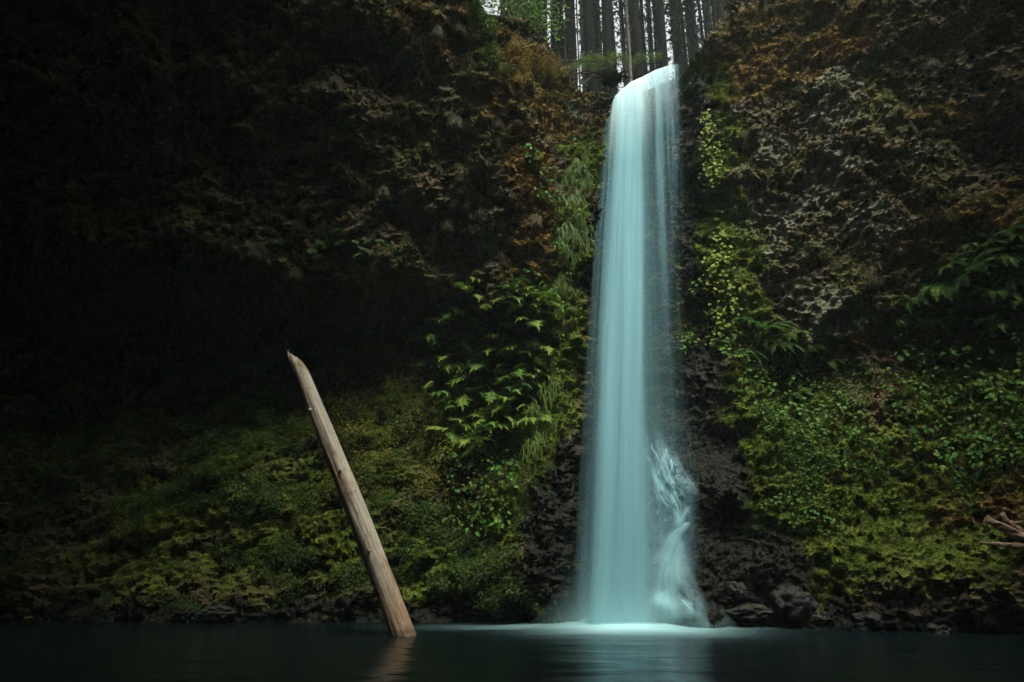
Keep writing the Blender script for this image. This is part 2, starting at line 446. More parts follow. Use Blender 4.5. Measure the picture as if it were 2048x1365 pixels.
# ------------------------------------------------------------------ cliff material
def cliff_material():
    t = NT('mossy_basalt')
    p = t.pos()
    n1 = t.noise(p, 2.2, 8, .68)
    n2 = t.noise(p, 9.0, 8, .7)
    n3 = t.noise(p, 34.0, 5, .7)
    vor = t.n('TexVoronoi', {'Vector': p, 'Scale': 7.0}).outputs['Color']
    vb = t.n('RGBToBW', {0: vor}).outputs[0]
    rock = t.ramp(n2, [(0.28, (.017, .016, .010)), (0.5, (.056, .051, .032)), (0.75, (.125, .116, .080))])
    rock = t.mix(t.mapr(n1, .42, .62, 0, .7), rock, (.085, .058, .030))
    rock = t.mix(0.35, rock, t.mix(vb, (.25, .25, .25), (1.5, 1.45, 1.4)), 'MULTIPLY')
    jit = t.math('ADD', t.math('MULTIPLY', t.math('SUBTRACT', n2, .5), 1.25), t.math('MULTIPLY', t.math('SUBTRACT', n3, .5), .6))
    def m(name, a=.32, b=.52): return t.mapr(t.math('ADD', t.attr(name), jit), a, b)
    film = t.mix(n3, (.026, .032, .008), (.095, .094, .022))
    rock = t.mix(t.math('MULTIPLY', m('film', .20, .5), .85), rock, film)
    soil = t.mix(n3, (.045, .028, .018), (.12, .075, .048))
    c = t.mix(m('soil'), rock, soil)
    lich = t.mix(n3, (.050, .056, .038), (.15, .16, .115))
    c = t.mix(t.math('MULTIPLY', m('lichen', .38, .52), .9), c, lich)
    org = t.ramp(t.math('ADD', t.math('MULTIPLY', n3, .6), t.math('MULTIPLY', n1, .4)), [(.3, (.045, .028, .008)), (.5, (.125, .078, .020)), (.7, (.21, .140, .042))])
    c = t.mix(t.math('MULTIPLY', m('orange'), .92), c, org)
    grn = t.ramp(t.math('ADD', t.math('MULTIPLY', n3, .5), t.math('MULTIPLY', n1, .5)), [(.32, (.016, .028, .005)), (.5, (.068, .104, .012)), (.68, (.165, .195, .024))])
    c = t.mix(t.math('MULTIPLY', m('green'), .95), c, grn)
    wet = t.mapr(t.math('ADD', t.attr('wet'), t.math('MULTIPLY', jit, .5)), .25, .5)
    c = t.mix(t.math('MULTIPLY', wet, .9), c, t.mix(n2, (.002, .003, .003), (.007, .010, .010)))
    v1 = t.n('TexVoronoi', {'Vector': t.mix(.06, p, t.n('TexNoise', {'Vector': p, 'Scale': 6.0}).outputs[1], 'ADD'), 'Scale': 11.0}, feature='F1').outputs['Distance']
    hgt = t.math('SUBTRACT', t.math('ADD', t.math('MULTIPLY', n2, .55), t.math('MULTIPLY', n3, .35)), t.math('MULTIPLY', v1, .45))
    b = t.n('Bump', {'Height': hgt, 'Strength': .9, 'Distance': .10}).outputs[0]
    rough = t.mapr(wet, 0, 1, .88, .27, False)
    bs = t.n('BsdfPrincipled', {'Base Color': c, 'Roughness': rough, 'Normal': b, 'Specular IOR Level': t.mapr(wet, 0, 1, .10, .10, False)})
    return t.done(bs.outputs[0])
MAT_CLIFF = cliff_material()
cliff_me = mesh_np('cliff', Pd, CF, [MAT_CLIFF], False, M)
cliff = add_obj('cliff', cliff_me, kind='structure')

# unseen gorge walls beside and behind the viewer, added to block low skylight
def gorge():
    path = np.array([(-27, 12.5), (-25, 2), (-21, -9), (-12, -17), (0, -20), (11, -17), (18, -9), (21.5, 0), (21, 8.2)])
    tt = np.linspace(0, len(path) - 1, 110)
    px = np.interp(tt, np.arange(len(path)), path[:, 0]); py = np.interp(tt, np.arange(len(path)), path[:, 1])
    px = gsmooth(px, 3, 0); py = gsmooth(py, 3, 0)
    hs = np.linspace(-1.2, 35, 70)
    inx, iny = -px / np.hypot(px, py + 2), -(py + 2) / np.hypot(px, py + 2)
    lean = np.interp(hs, [-1.2, 8, 20, 35], [0, -.6, 0, 5.0])  # tops leaned inward to narrow the sky opening
    V = np.stack([px[None, :] + inx[None, :] * lean[:, None], py[None, :] + iny[None, :] * lean[:, None], np.broadcast_to(hs[:, None], (70, 110))], -1).reshape(-1, 3)
    dd = 0.9 * fbm(V * .35, 4, 71)
    V[:, 0] += dd * np.tile(inx, 70); V[:, 1] += dd * np.tile(iny, 70)
    i = np.arange(70 * 110).reshape(70, 110)
    F = np.stack([i[:-1, :-1], i[:-1, 1:], i[1:, 1:], i[1:, :-1]], -1).reshape(-1, 4)
    n = len(V)
    return add_obj('gorge_shade_wall', mesh_np('gorge_shade_wall', V, F, [MAT_CLIFF], True, {'green': .35 + .3 * fbm(V * .5, 2, 5), 'orange': np.full(n, .2), 'lichen': np.zeros(n), 'wet': np.zeros(n), 'soil': np.full(n, .1), 'film': np.full(n, .3)}), kind='structure')
gorge()

from mathutils.bvhtree import BVHTree
BVH = BVHTree.FromPolygons(Pd.tolist(), CF.tolist())
def cast(px, py):
    """point and normal of the finished cliff under a line of sight"""
    d = Vector(ray(px, py)).normalized()
    loc, nor, fi, _ = BVH.ray_cast(Vector((0, 0, CAM_Z)), d)
    if loc is None:
        h = hit(px, py); return Vector(h), Vector((0, -1, 0))
    if nor.dot(d) > 0: nor = -nor
    return loc.copy(), nor.copy()

# ------------------------------------------------------------------ pool
FALLX, FALLY = 2.75, 16.35
def pool():
    xs = np.concatenate([np.linspace(-28, -14, 15, endpoint=False), np.linspace(-14, 12, 180), np.linspace(12.5, 22, 12)])
    ys = np.concatenate([np.linspace(-4, 6, 20, endpoint=False), np.linspace(6, 20.5, 150)])
    X, Y = np.meshgrid(xs, ys)
    V = np.stack([X.ravel(), Y.ravel(), np.zeros(X.size)], 1)
    r = np.hypot((V[:, 0] - FALLX) / 1.0, (V[:, 1] - FALLY) / 1.0)
    wv = 0.018 * fbm(V * np.array([.55, 1.5, 1]), 3, 15) + 0.10 * np.exp(-(r / 1.5) ** 2)
    V[:, 2] = wv
    fw = fbm(V * np.array([.6, .9, 1]), 2, 33) * .12
    foam = np.exp(-(np.hypot((V[:, 0] - FALLX + .15) / 1.6, (V[:, 1] - 15.85) / 1.30) + fw) ** 1.9)
    foam = np.maximum(foam, 0.32 * np.exp(-(np.hypot((V[:, 0] - FALLX + 1.2) / 2.6, (V[:, 1] - 16.05) / 0.5) + fw) ** 2))
    i = np.arange(X.size).reshape(X.shape)
    F = np.stack([i[:-1, :-1], i[:-1, 1:], i[1:, 1:], i[1:, :-1]], -1).reshape(-1, 4)
    t = NT('pool_water')
    p = t.pos()
    st = t.noise(t.scaled(p, (.55, 2.6, 1)), 1.0, 4, .55, .6)
    st2 = t.noise(t.scaled(p, (.35, 3.5, 1)), 1.6, 3, .55, .3)
    fo = t.math('MULTIPLY', t.attr('foam'), t.mapr(st2, .2, .75, .75, 1.15, False), clamp=True)
    c = t.mix(fo, (.002, .006, .007), (.34, .60, .62))
    bmp = t.n('Bump', {'Height': st, 'Strength': .12, 'Distance': .25}).outputs[0]
    bs = t.n('BsdfPrincipled', {'Base Color': c, 'Roughness': t.mapr(fo, 0, .6, .19, .85, False), 'Normal': bmp, 'IOR': 1.33, 'Specular IOR Level': t.mapr(fo, 0, .6, .28, .1, False)})
    m = t.done(bs.outputs[0])
    return add_obj('pool_water', mesh_np('pool_water', V, F, [m], True, {'foam': foam}), kind='structure')
pool()
# bed under the pool so the ground is closed
bed = add_obj('pool_bed', mesh_np('pool_bed', [(-28, -20, -1.15), (22, -20, -1.15), (22, 20, -1.15), (-28, 20, -1.15)], [(0, 1, 2, 3)], [MAT_CLIFF], False,
      {k: np.zeros(4) for k in ('green', 'orange', 'lichen', 'wet', 'soil', 'film')}), kind='structure')

# ------------------------------------------------------------------ waterfall
def water_mat(name, colour, streak=(9, 9, .22), floor=.35, gain=1.5, seed=0.0):
    t = NT(name)
    uv = t.n('Attribute', attribute_name='flow').outputs['Vector']
    mp = t.n('Mapping', {'Vector': uv, 'Location': (seed, seed * 1.7, seed * .4), 'Scale': streak}).outputs[0]
    a = t.noise(mp, 1.0, 3, .5)
    b = t.noise(t.n('Mapping', {'Vector': uv, 'Location': (seed * 3, seed, 0), 'Scale': (streak[0] * 5, streak[1] * 5, streak[2] * 2.2)}).outputs[0], 1.0, 3, .6)
    s = t.math('ADD', t.math('MULTIPLY', a, .8), t.math('MULTIPLY', b, .2))
    s = t.mapr(s, .34, .66, floor, gain, False)
    al = t.math('MULTIPLY', t.attr('dens'), s, clamp=True)
    df = t.n('BsdfDiffuse', {'Color': colour})
    tl = t.n('BsdfTranslucent', {'Color': colour})
    mx = t.n('MixShader', {0: .42}); t.t.links.new(df.outputs[0], mx.inputs[1]); t.t.links.new(tl.outputs[0], mx.inputs[2])
    tp = t.n('BsdfTransparent')
    fin = t.n('MixShader', {0: al}); t.t.links.new(tp.outputs[0], fin.inputs[1]); t.t.links.new(mx.outputs[0], fin.inputs[2])
    return t.done(fin.outputs[0])

WCOL = (.24, .475, .54)
def sheet_mesh(name, V3, dens, flow, mat):
    nr_, nc_ = V3.shape[:2]
    i = np.arange(nr_ * nc_).reshape(nr_, nc_)
    F = np.stack([i[:-1, :-1], i[:-1, 1:], i[1:, 1:], i[1:, :-1]], -1).reshape(-1, 4)
    me = mesh_np(name, V3.reshape(-1, 3), F, [mat], True, {'dens': dens.ravel()})
    a = me.attributes.new('flow', 'FLOAT_VECTOR', 'POINT')
    a.data.foreach_set('vector', np.ascontiguousarray(flow.reshape(-1, 3), dtype=np.float32).ravel())
    return me

LIPU = [0, .12, .3, .45, .62, .8, 1.0]
LIPP = np.array([(3.02, 18.34, 14.70), (3.28, 18.25, 15.25), (3.75, 18.12, 15.66), (4.10, 18.05, 15.80), (4.50, 17.95, 16.00), (4.95, 17.8, 16.08), (5.32, 17.65, 16.06)])
def streamline(u, w, fwd, u_land=None):
    """u across 0..1, w along: 0 upstream .. 1 at the pool"""
    L = np.stack([np.interp(u, LIPU, LIPP[:, k]) for k in range(3)], -1)
    bx = np.interp(u, [0, .2, .5, .65, 1.0], [1.28, 1.75, 3.08, 3.75, 4.35])
    by = np.interp(u, [0, .2, .5, .65, 1], [16.5, 16.3, 16.25, 16.5, 16.6])
    up = 0.10
    q = np.clip((w - up) / (1 - up), 0, 1)          # 0 at the lip
    h = q ** 1.35                                     # share of the drop
    H = L[..., 2] - 0.02
    z = L[..., 2] - h * H
    fo = np.sqrt(h + 1e-6)
    y = L[..., 1] + (by - L[..., 1]) * fo * .9 + (by - L[..., 1]) * .1 * h - fwd * np.minimum(1, fo * 2.2)
    x = L[..., 0] + (bx - L[..., 0]) * (h * .55 + fo * .45)
    b = np.clip((up - w) / up, 0, 1)                  # upstream of the lip
    y = y + b * 3.0; z = z + 0.14 * b
    return np.stack([x, y, z], -1)

fall = thing('waterfall', 'tall silky blue white waterfall dropping over the cliff into the pool', 'waterfall', (FALLX, FALLY, 0))
fall['kind'] = 'structure'
FOFF = np.array([FALLX, FALLY, 0])

def curtain(name, u0, u1, nu, fwd, prof, mat, seed, wl=1.0, part='water_sheet', amp=1.0):
    nw = 170
    u = np.linspace(u0, u1, nu)[None, :] * np.ones((nw, 1))
    w = (np.linspace(0, 1, nw) * wl)[:, None] * np.ones((1, nu))
    Pn = streamline(u, w, fwd)
    q = np.stack([u * 9 + seed, w * 3, np.full_like(u, seed)], -1).reshape(-1, 3)
    Pn[..., 1] += amp * 0.10 * fbm(q, 2, 12).reshape(u.shape) * sstep(0.05, .3, w)
    Pn[..., 0] += 0.05 * fbm(q * 1.3 + 4, 2, 18).reshape(u.shape) * sstep(0.1, .5, w)
    dn = prof(u, w)
    flow = np.stack([u * 5.0, np.full_like(u, seed), w * 15], -1)
    Pn = Pn - FOFF
    return add_obj(part, sheet_mesh(name, Pn, dn, flow, mat), parent=fall)

def bump(x, c, w): return np.exp(-((x - c) / w) ** 2)
def prof_core(u, w):
    lo = .20 - .02 * w
    d = sstep(lo - .05, lo + .07, u) * sstep(.50, .43, u) * (.93 - .10 * sstep(.3, .9, w))
    return d * sstep(0, .03, w)
def prof_left(u, w):
    d = (.36 * bump(u, .13, .05) * (1 - .5 * w) + .16 * sstep(.0, .06, u) * sstep(.3, .15, u)) * (1 - .25 * w)
    return d * sstep(0, .06, w)
def prof_mid(u, w):
    d = (.20 * sstep(.43, .5, u) * sstep(.75, .6, u) + .55 * bump(u, .645, .028) * (1 - .8 * sstep(.3, .75, w)) + .24 * bump(u, .76, .025) * sstep(.5, .2, w))
    return d * sstep(0, .05, w) * (1 - .45 * sstep(.55, .8, w) * sstep(.55, .62, u))
def prof_right(u, w):
    d = (.17 * sstep(.6, .72, u) * sstep(1.0, .85, u)) * sstep(.62, .3, w) + .07 * sstep(.6, .7, u) * sstep(.9, .8, u)
    return d * sstep(0, .04, w) * sstep(.95, .7, w)
def prof_soft(u, w):
    return (.30 * sstep(.10, .28, u) * sstep(.58, .38, u)) * sstep(.02, .2, w) * (0.5 + .5 * w)
def prof_foot(u, w):
    return .30 * sstep(0.0, .2, u) * sstep(.98, .62, u) * sstep(.74, 1.0, w)

curtain('water_sheet_core', .11, .54, 70, .22, prof_core, water_mat('falling_water_core', (.28, .53, .58), (5, 1, .06), .80, 1.12, 1.3), 1.3)
curtain('water_sheet_back', .08, .60, 60, -.10, prof_core, water_mat('falling_water_back', WCOL, (6, 1, .08), .6, 1.2, 6.3), 2.6)
curtain('water_sheet_haze', .04, .64, 60, .42, prof_soft, water_mat('falling_water_veil', WCOL, (4, 1, .06), .6, 1.3, 9.1), 4.1)
curtain('water_sheet_left', -.02, .34, 60, .10, prof_left, water_mat('falling_water_left', WCOL, (6, 1, .10), .3, 1.5, 3.9), 5.2)
curtain('water_sheet_mid', .42, .80, 60, .12, prof_mid, water_mat('falling_water_mid', WCOL, (6, 1, .08), .55, 1.35, 12.7), 6.8)
curtain('water_sheet_right', .58, 1.0, 60, -.05, prof_right, water_mat('falling_water_right', WCOL, (9, 1, .5), .1, 1.7, 17.3), 8.3, .96)
def prof_lip(u, w):
    return .85 * sstep(.05, .16, u) * (sstep(.56, .44, u) * sstep(.44, .05, w) + sstep(.44, .56, u) * sstep(.94, .66, u) * .55 * sstep(.40, .05, w)) * sstep(0, .02, w)
curtain('water_sheet_lip', .02, 1.0, 70, .55, prof_lip, water_mat('lip_water_painted_light', (.66, .88, .90), (5, 1, .1), .75, 1.15, 25.0), 3.3, amp=0.0)  # whitewater lip, paled further to paint in the brighter light up here
curtain('water_sheet_foot', -.05, 1.0, 60, .45, prof_foot, water_mat('falling_water_foot', WCOL, (4, 1, .2), .6, 1.3, 21.3), 9.3)

# spray thrown out where the water meets the pool: nested flaring skirts
MAT_SPRAY = water_mat('spray', (.40, .68, .68), (1.2, 1, .5), .7, 1.2, 50.0)
for k in range(5):
    nu, nw = 60, 30
    th = np.linspace(-.15, math.pi + .15, nu)[None, :] * np.ones((nw, 1)); h = np.linspace(0, 1, nw)[:, None] * np.ones((1, nu))
    sx = (.75 + .13 * k) * 1.0; ext = (1 + (.45 + .10 * k) * (1 - h) ** 3.0)
    V = np.stack([2.50 + .10 * h - FALLX - np.cos(th) * 1.02 * sx * ext + .25 * (1 - h), 16.5 - FALLY - np.sin(th) * (.32 + .10 * k) * ext, .02 + h * (1.0 + .45 * k)], -1)
    dn = (.17 - .02 * k) * (1 - h) ** 1.8 * sstep(0, .10, h + .04) * sstep(-.15, .95, th) * sstep(math.pi + .15, math.pi - .95, th)
    fl = np.stack([th * 2, np.full_like(th, k * 3.1), h * 2], -1)
    add_obj('spray', sheet_mesh('spray', V, dn, fl, MAT_SPRAY), parent=fall)

# strands that run over the rock buttress at the foot of the fall
MAT_STRAND = water_mat('running_water', (.38, .66, .70), (2.0, 1, .5), .55, 1.4, 30.0)
def strand(pts, wid, dens=.8, off=.10):
    P3, W = [], []
    pts = np.array(pts, float)
    tt = np.linspace(0, len(pts) - 1, max(8, len(pts) * 7))
    for k in tt:
        px = np.interp(k, np.arange(len(pts)), pts[:, 0]); py = np.interp(k, np.arange(len(pts)), pts[:, 1])
        h, n = cast(px, py)
        P3.append(np.array(h)); W.append(np.interp(k, np.arange(len(pts)), np.broadcast_to(wid, (len(pts),))))
    P3 = np.array(P3); W = np.array(W)
    P3[:, 1] = np.array([P3[max(0, i - 3):i + 4, 1].min() for i in range(len(P3))])
    for i, k in enumerate(tt): P3[i] = at(np.interp(k, np.arange(len(pts)), pts[:, 0]), np.interp(k, np.arange(len(pts)), pts[:, 1]), P3[i, 1])
    for a in range(3): P3[:, a] = gsmooth(P3[:, a], 2.2, 0)
    P3[:, 1] -= off
    T = np.gradient(P3, axis=0); T /= np.linalg.norm(T, axis=1)[:, None] + 1e-9
    S = np.cross(T, np.array([0, -1.0, 0.25])); S /= np.linalg.norm(S, axis=1)[:, None] + 1e-9
    s = np.linspace(-1, 1, 9)
    scale = 16.5 / FPX
    V = P3[:, None, :] + S[:, None, :] * (s[None, :, None] * (W * scale * .5)[:, None, None])
    V[..., 1] -= (0.06 * (1 - s ** 2))[None, :] * (W[:, None] / 12)
    e = np.minimum(np.arange(len(tt)), np.arange(len(tt))[::-1]) / 5.0
    dn = dens * (1 - s[None, :] ** 2) ** 1.3 * np.clip(e, 0, 1)[:, None]
    L = np.concatenate([[0], np.cumsum(np.linalg.norm(np.diff(P3, axis=0), axis=1))])
    fl = np.stack([np.broadcast_to(s[None, :], dn.shape), np.full(dn.shape, pts[0, 0] * .13), np.broadcast_to(L[:, None], dn.shape)], -1)
    add_obj('water_strand', sheet_mesh('water_strand', V - FOFF, dn, fl, MAT_STRAND), parent=fall)
STRANDS = [
 ([(1285, 915), (1300, 925), (1304, 950), (1312, 966), (1330, 985), (1345, 1010), (1355, 1025)], [8, 10, 12, 14, 16, 14, 10], .38),
 ([(1322, 895), (1326, 925), (1334, 955), (1342, 985), (1350, 1010)], [8, 12, 12, 12, 10], .28), ([(1345, 900), (1352, 935), (1364, 965), (1378, 985), (1392, 996)], [10, 20, 28, 32, 24], .14),
 ([(1330, 1012), (1345, 1020), (1354, 1040), (1352, 1062)], [8, 12, 16, 16], .42), ([(1378, 1012), (1366, 1030), (1354, 1052), (1350, 1075)], [8, 14, 18, 16], .45),
 ([(1380, 1046), (1368, 1052), (1352, 1068), (1340, 1090), (1328, 1120), (1322, 1150), (1320, 1185), (1318, 1225)], [6, 14, 22, 32, 40, 46, 52, 56], .50),
 ([(1362, 1075), (1352, 1105), (1347, 1150), (1345, 1190)], [12, 28, 40, 46], .28),
 ([(1262, 1205), (1285, 1188), (1305, 1184), (1330, 1183), (1355, 1192), (1372, 1208), (1386, 1230)], [8, 12, 12, 10, 12, 12, 10], .40),
 ([(1345, 1188), (1345, 1215), (1345, 1240)], [50, 80, 95], .24), ([(1295, 1190), (1285, 1215), (1280, 1240)], [24, 44, 56], .35),
]
for p_, w_, d_ in STRANDS: strand(p_, np.array(w_) * 1.35, d_)

# the soft cascade that fans out over that buttress
def cascade(off, dens, seed, mat):
    zz = np.linspace(4.75, .0, 110); uu = np.linspace(0, 1, 70)
    xl_ = np.interp(zz, [0, 1.0, 2.5, 4.0, 4.75], [2.6, 2.75, 2.95, 3.1, 3.2]); xr_ = np.interp(zz, [0, .8, 1.6, 2.4, 3.1, 3.7, 4.75], [4.5, 4.15, 4.15, 4.35, 4.45, 4.15, 3.8])
    X = xl_[:, None] + uu[None, :] * (xr_ - xl_)[:, None]; Z = np.broadcast_to(zz[:, None], X.shape)
    Y = Fbase(X.ravel(), Z.ravel()).reshape(X.shape)
    Y = np.minimum.accumulate(Y, axis=0) - off - .05 * np.abs(fbm(np.stack([X * 3, Z * 1.2, X * 0 + seed], -1).reshape(-1, 3), 2, 44)).reshape(X.shape)
    U = np.broadcast_to(uu[None, :], X.shape)
    dn = dens * sstep(0, .25, U) * sstep(1.0, .72, U) * sstep(4.75, 4.0, Z)
    wob = .16 * fbm(np.stack([X * 1.3, Z * 1.6, X * 0 + seed], -1).reshape(-1, 3), 3, 45).reshape(X.shape)
    fl = np.stack([X + wob, np.full_like(X, seed), Z], -1)
    add_obj('cascade_sheet', sheet_mesh('cascade_sheet', np.stack([X, Y, Z], -1) - FOFF, dn, fl, mat), parent=fall)
MAT_CASC = water_mat('cascade_water', (.34, .60, .64), (4.5, 1, .5), .1, 1.9, 61.0)
cascade(.20, .26, 1.7, MAT_CASC)

# near bank behind the viewer
_nb = np.stack(np.meshgrid(np.linspace(-27, 22, 60), np.linspace(-21, -1.2, 30)), -1).reshape(-1, 2)
_nz = .55 * sstep(-1.6, -4, _nb[:, 1]) - .25 + .25 * fbm(np.column_stack([_nb * .5, _nb[:, 0] * 0]), 3, 66)
_ni = np.arange(60 * 30).reshape(30, 60)
add_obj('near_bank', mesh_np('near_bank', np.column_stack([_nb, _nz]), np.stack([_ni[:-1, :-1], _ni[:-1, 1:], _ni[1:, 1:], _ni[1:, :-1]], -1).reshape(-1, 4), [MAT_CLIFF], True,
        {'green': np.full(1800, .3), 'orange': np.full(1800, .2), 'lichen': np.zeros(1800), 'wet': np.zeros(1800), 'soil': np.full(1800, .6), 'film': np.full(1800, .3)}), kind='structure')

def braid(n, seed):
    r = np.random.default_rng(seed)
    for k in range(n):
        px = r.uniform(1288, 1350); py = r.uniform(882, 960); pts = [(px, py)]; vx = r.normal() * .4
        while py < 1050 + r.uniform(-40, 10):
            py += 11; goal = np.interp(py, [880, 960, 1050], [1315, 1335, 1352])
            vx = .6 * vx + r.normal() * 4.5 + (goal - px) * .07; px += vx; pts.append((px, py))
        if len(pts) > 3: strand(pts, np.clip(r.normal(6.5, 1.5, len(pts)), 4, 10), r.uniform(.22, .5), .14)
    for k in range(7):
        px = r.uniform(1335, 1362); py = 1062; pts = [(px, py)]
        while py < 1228: py += 20; px += r.normal() * 2 - 3.2 + (py - 1062) * .012; pts.append((px, py))
        strand(pts, np.linspace(6, 18, len(pts)), r.uniform(.15, .32), .16)
braid(15, 77)

# ------------------------------------------------------------------ plant materials
ML = {
 'fern': leaf_mat('fern_green', (.045, .105, .020), (.070, .150, .028), (.105, .185, .045), island=False),
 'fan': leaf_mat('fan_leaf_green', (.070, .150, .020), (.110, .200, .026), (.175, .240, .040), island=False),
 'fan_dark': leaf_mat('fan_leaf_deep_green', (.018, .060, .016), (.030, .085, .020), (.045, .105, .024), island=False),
 'herb': leaf_mat('herb_green', (.030, .105, .014), (.050, .150, .018), (.120, .185, .026), island=False),
 'ivy': leaf_mat('ivy_yellow_green', (.095, .150, .014), (.150, .200, .020), (.220, .250, .035), island=False),
 'yellow': leaf_mat('shrub_yellow_green', (.070, .095, .012), (.130, .140, .018), (.220, .190, .028)),
 'green': leaf_mat('shrub_green', (.035, .085, .012), (.060, .125, .016), (.110, .165, .024)),
 'gold': leaf_mat('shrub_gold', (.13, .095, .016), (.21, .155, .026), (.29, .225, .05)),
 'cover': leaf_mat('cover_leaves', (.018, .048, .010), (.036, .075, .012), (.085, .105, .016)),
 'grass': leaf_mat('grass_green', (.050, .100, .016), (.075, .130, .020), (.120, .160, .030), trans=.25),
 'straw': leaf_mat('grass_straw', (.030, .026, .009), (.055, .044, .016), (.085, .068, .028), trans=.2),
 'mossg': leaf_mat('moss_green', (.028, .050, .006), (.080, .115, .011), (.165, .190, .022), rough=.8, trans=.2, spec=.1),
 'mosso': leaf_mat('moss_rust', (.050, .030, .008), (.140, .080, .018), (.230, .145, .040), rough=.85, trans=.2, spec=.1),
 'mossb': leaf_mat('moss_brown', (.034, .031, .009), (.080, .070, .019), (.145, .124, .040), rough=.85, trans=.15, spec=.1),
 'needle': leaf_mat('needle_dark', (.008, .020, .010), (.014, .030, .014), (.022, .042, .018), trans=.15),
}
def stem_mat(name, a, b, rough=.8):
    t = NT(name); p = t.pos()
    n = t.noise(t.scaled(p, (6, 6, 1.2)), 3.0, 6, .7)
    c = t.mix(n, a, b)
    bm = t.n('Bump', {'Height': n, 'Strength': .6, 'Distance': .03}).outputs[0]
    return t.done(t.n('BsdfPrincipled', {'Base Color': c, 'Roughness': rough, 'Normal': bm, 'Specular IOR Level': .03}).outputs[0])
M_STEM = stem_mat('plant_stem', (.035, .040, .012), (.090, .085, .030))
M_TWIG = stem_mat('dead_twig', (.022, .018, .014), (.085, .072, .055))
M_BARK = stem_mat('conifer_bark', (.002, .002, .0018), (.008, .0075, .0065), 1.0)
M_BARKP = stem_mat('pale_bark', (.09, .08, .07), (.26, .24, .21), .8)

# ------------------------------------------------------------------ plant meshes
def nrm(v): return v / (np.linalg.norm(v) + 1e-9)

def leaf_tris(o, dirv, side, L, W, fold=.15, droop=.1):
    """pointed leaf: 6 verts, 4 tris"""
    n = nrm(np.cross(dirv, side))
    a = o; tip = o + dirv * L - n * droop * L
    m = o + dirv * L * .45
    return np.array([a, m + side * W * .5 + n * fold * W, m - side * W * .5 + n * fold * W, m, tip]), np.array([(0, 3, 1), (0, 2, 3), (1, 3, 4), (3, 2, 4)])

def frond_mesh(name, L, pairs, plen, droop, mat, seed, fat=.32, hang=.15):
    r = np.random.default_rng(seed); g = Geo()
    ts = np.linspace(0, 1, 9)
    path = np.stack([L * ts * (1 - .12 * ts), .06 * L * np.sin(ts * 2 + seed), L * (.42 * ts - droop * ts ** 2.2)], 1)
    V, F = tube(path, np.linspace(.008, .002, 9) * max(1, L), 4, caps=False); g.add(V, F)
    for k in range(pairs):
        t = .12 + .88 * (k + .5) / pairs
        o = np.array([np.interp(t, ts, path[:, a]) for a in range(3)])
        tg = nrm(np.array([np.interp(min(1, t + .05), ts, path[:, a]) for a in range(3)]) - np.array([np.interp(t - .05, ts, path[:, a]) for a in range(3)]))
        l = plen * (math.sin(math.pi * min(1, (t * .86 + .12))) ** .7 + .12) * r.uniform(.85, 1.1)
        for s in (-1, 1):
            dv = nrm(np.array([0, s, 0]) + tg * (.35 + .5 * t) + np.array([0, 0, -hang + r.normal() * .06]))
            sd = nrm(np.cross(dv, np.array([0, 0, 1.0])))
            V, F = leaf_tris(o, dv, sd, l, l * fat, .12, .18); g.add(V, F)
    dv = nrm(path[-1] - path[-2]); V, F = leaf_tris(path[-1], dv, np.array([0, 1.0, 0]), plen * .7, plen * fat * .7); g.add(V, F)
    return g.mesh(name, [mat])

def fan_mesh(name, L, n, ll, mat, seed):
    """drooping compound leaf: finger leaflets hanging along an arching rib"""
    r = np.random.default_rng(seed); g = Geo()
    ts = np.linspace(0, 1, 8)
    path = np.stack([L * ts, .08 * L * np.sin(ts * 3 + seed), L * (.30 * ts - .42 * ts ** 2)], 1)
    V, F = tube(path, np.linspace(.010, .004, 8), 4, caps=False); g.add(V, F)
    for k in range(n):
        t = .22 + .78 * k / (n - 1)
        o = np.array([np.interp(t, ts, path[:, a]) for a in range(3)])
        for s in (-1, 1):
            dv = nrm(np.array([.55 + .3 * t, s * (1.0 - .55 * t), -.42 - .2 * t + r.normal() * .1]))
            sd = nrm(np.cross(dv, np.array([0, 0, 1.0])))
            l = ll * (.7 + .45 * math.sin(math.pi * (.2 + .7 * t))) * r.uniform(.85, 1.15)
            V, F = leaf_tris(o, dv, sd, l, l * .21, .15, .25); g.add(V, F)
    V, F = leaf_tris(path[-1], nrm(np.array([.7, 0, -.7])), np.array([0, 1.0, 0]), ll, ll * .3); g.add(V, F)
    return g.mesh(name, [mat])

def leaf_mesh(name, L, W, mat):
    o = np.zeros(3); x = np.array([1.0, 0, 0]); y = np.array([0, 1.0, 0])
    V = np.array([(0, 0, 0), (.22, .40, .06), (.60, .46, .05), (1, 0, -.12), (.60, -.46, .05), (.22, -.40, .06), (.45, 0, 0)]) * np.array([L, W, L])
    F = [(0, 6, 1), (1, 6, 2), (2, 6, 3), (3, 6, 4), (4, 6, 5), (5, 6, 0)]
    return mesh_np(name, V, F, [mat])

def scatter_leaves(C, Nn, size, r, asp=.6, tilt=.6):
    """diamond leaves, two triangles each: centres C, facing Nn"""
    n = len(C)
    N2 = Nn + r.normal(size=(n, 3)) * tilt; N2 /= np.linalg.norm(N2, axis=1)[:, None]
    a = r.normal(size=(n, 3)); T = np.cross(N2, a); T /= np.linalg.norm(T, axis=1)[:, None] + 1e-9
    B = np.cross(N2, T)
    s = np.broadcast_to(size, (n,))[:, None]
    V = np.stack([C - T * s * .5, C + B * s * asp * .5 + N2 * s * .06, C + T * s * .5 - N2 * s * .12, C - B * s * asp * .5 + N2 * s * .06], 1).reshape(-1, 3)
    i = np.arange(n)[:, None] * 4
    F = np.concatenate([i + np.array([[0, 1, 2]]), i + np.array([[0, 2, 3]])], 1).reshape(-1, 3)
    return V, F

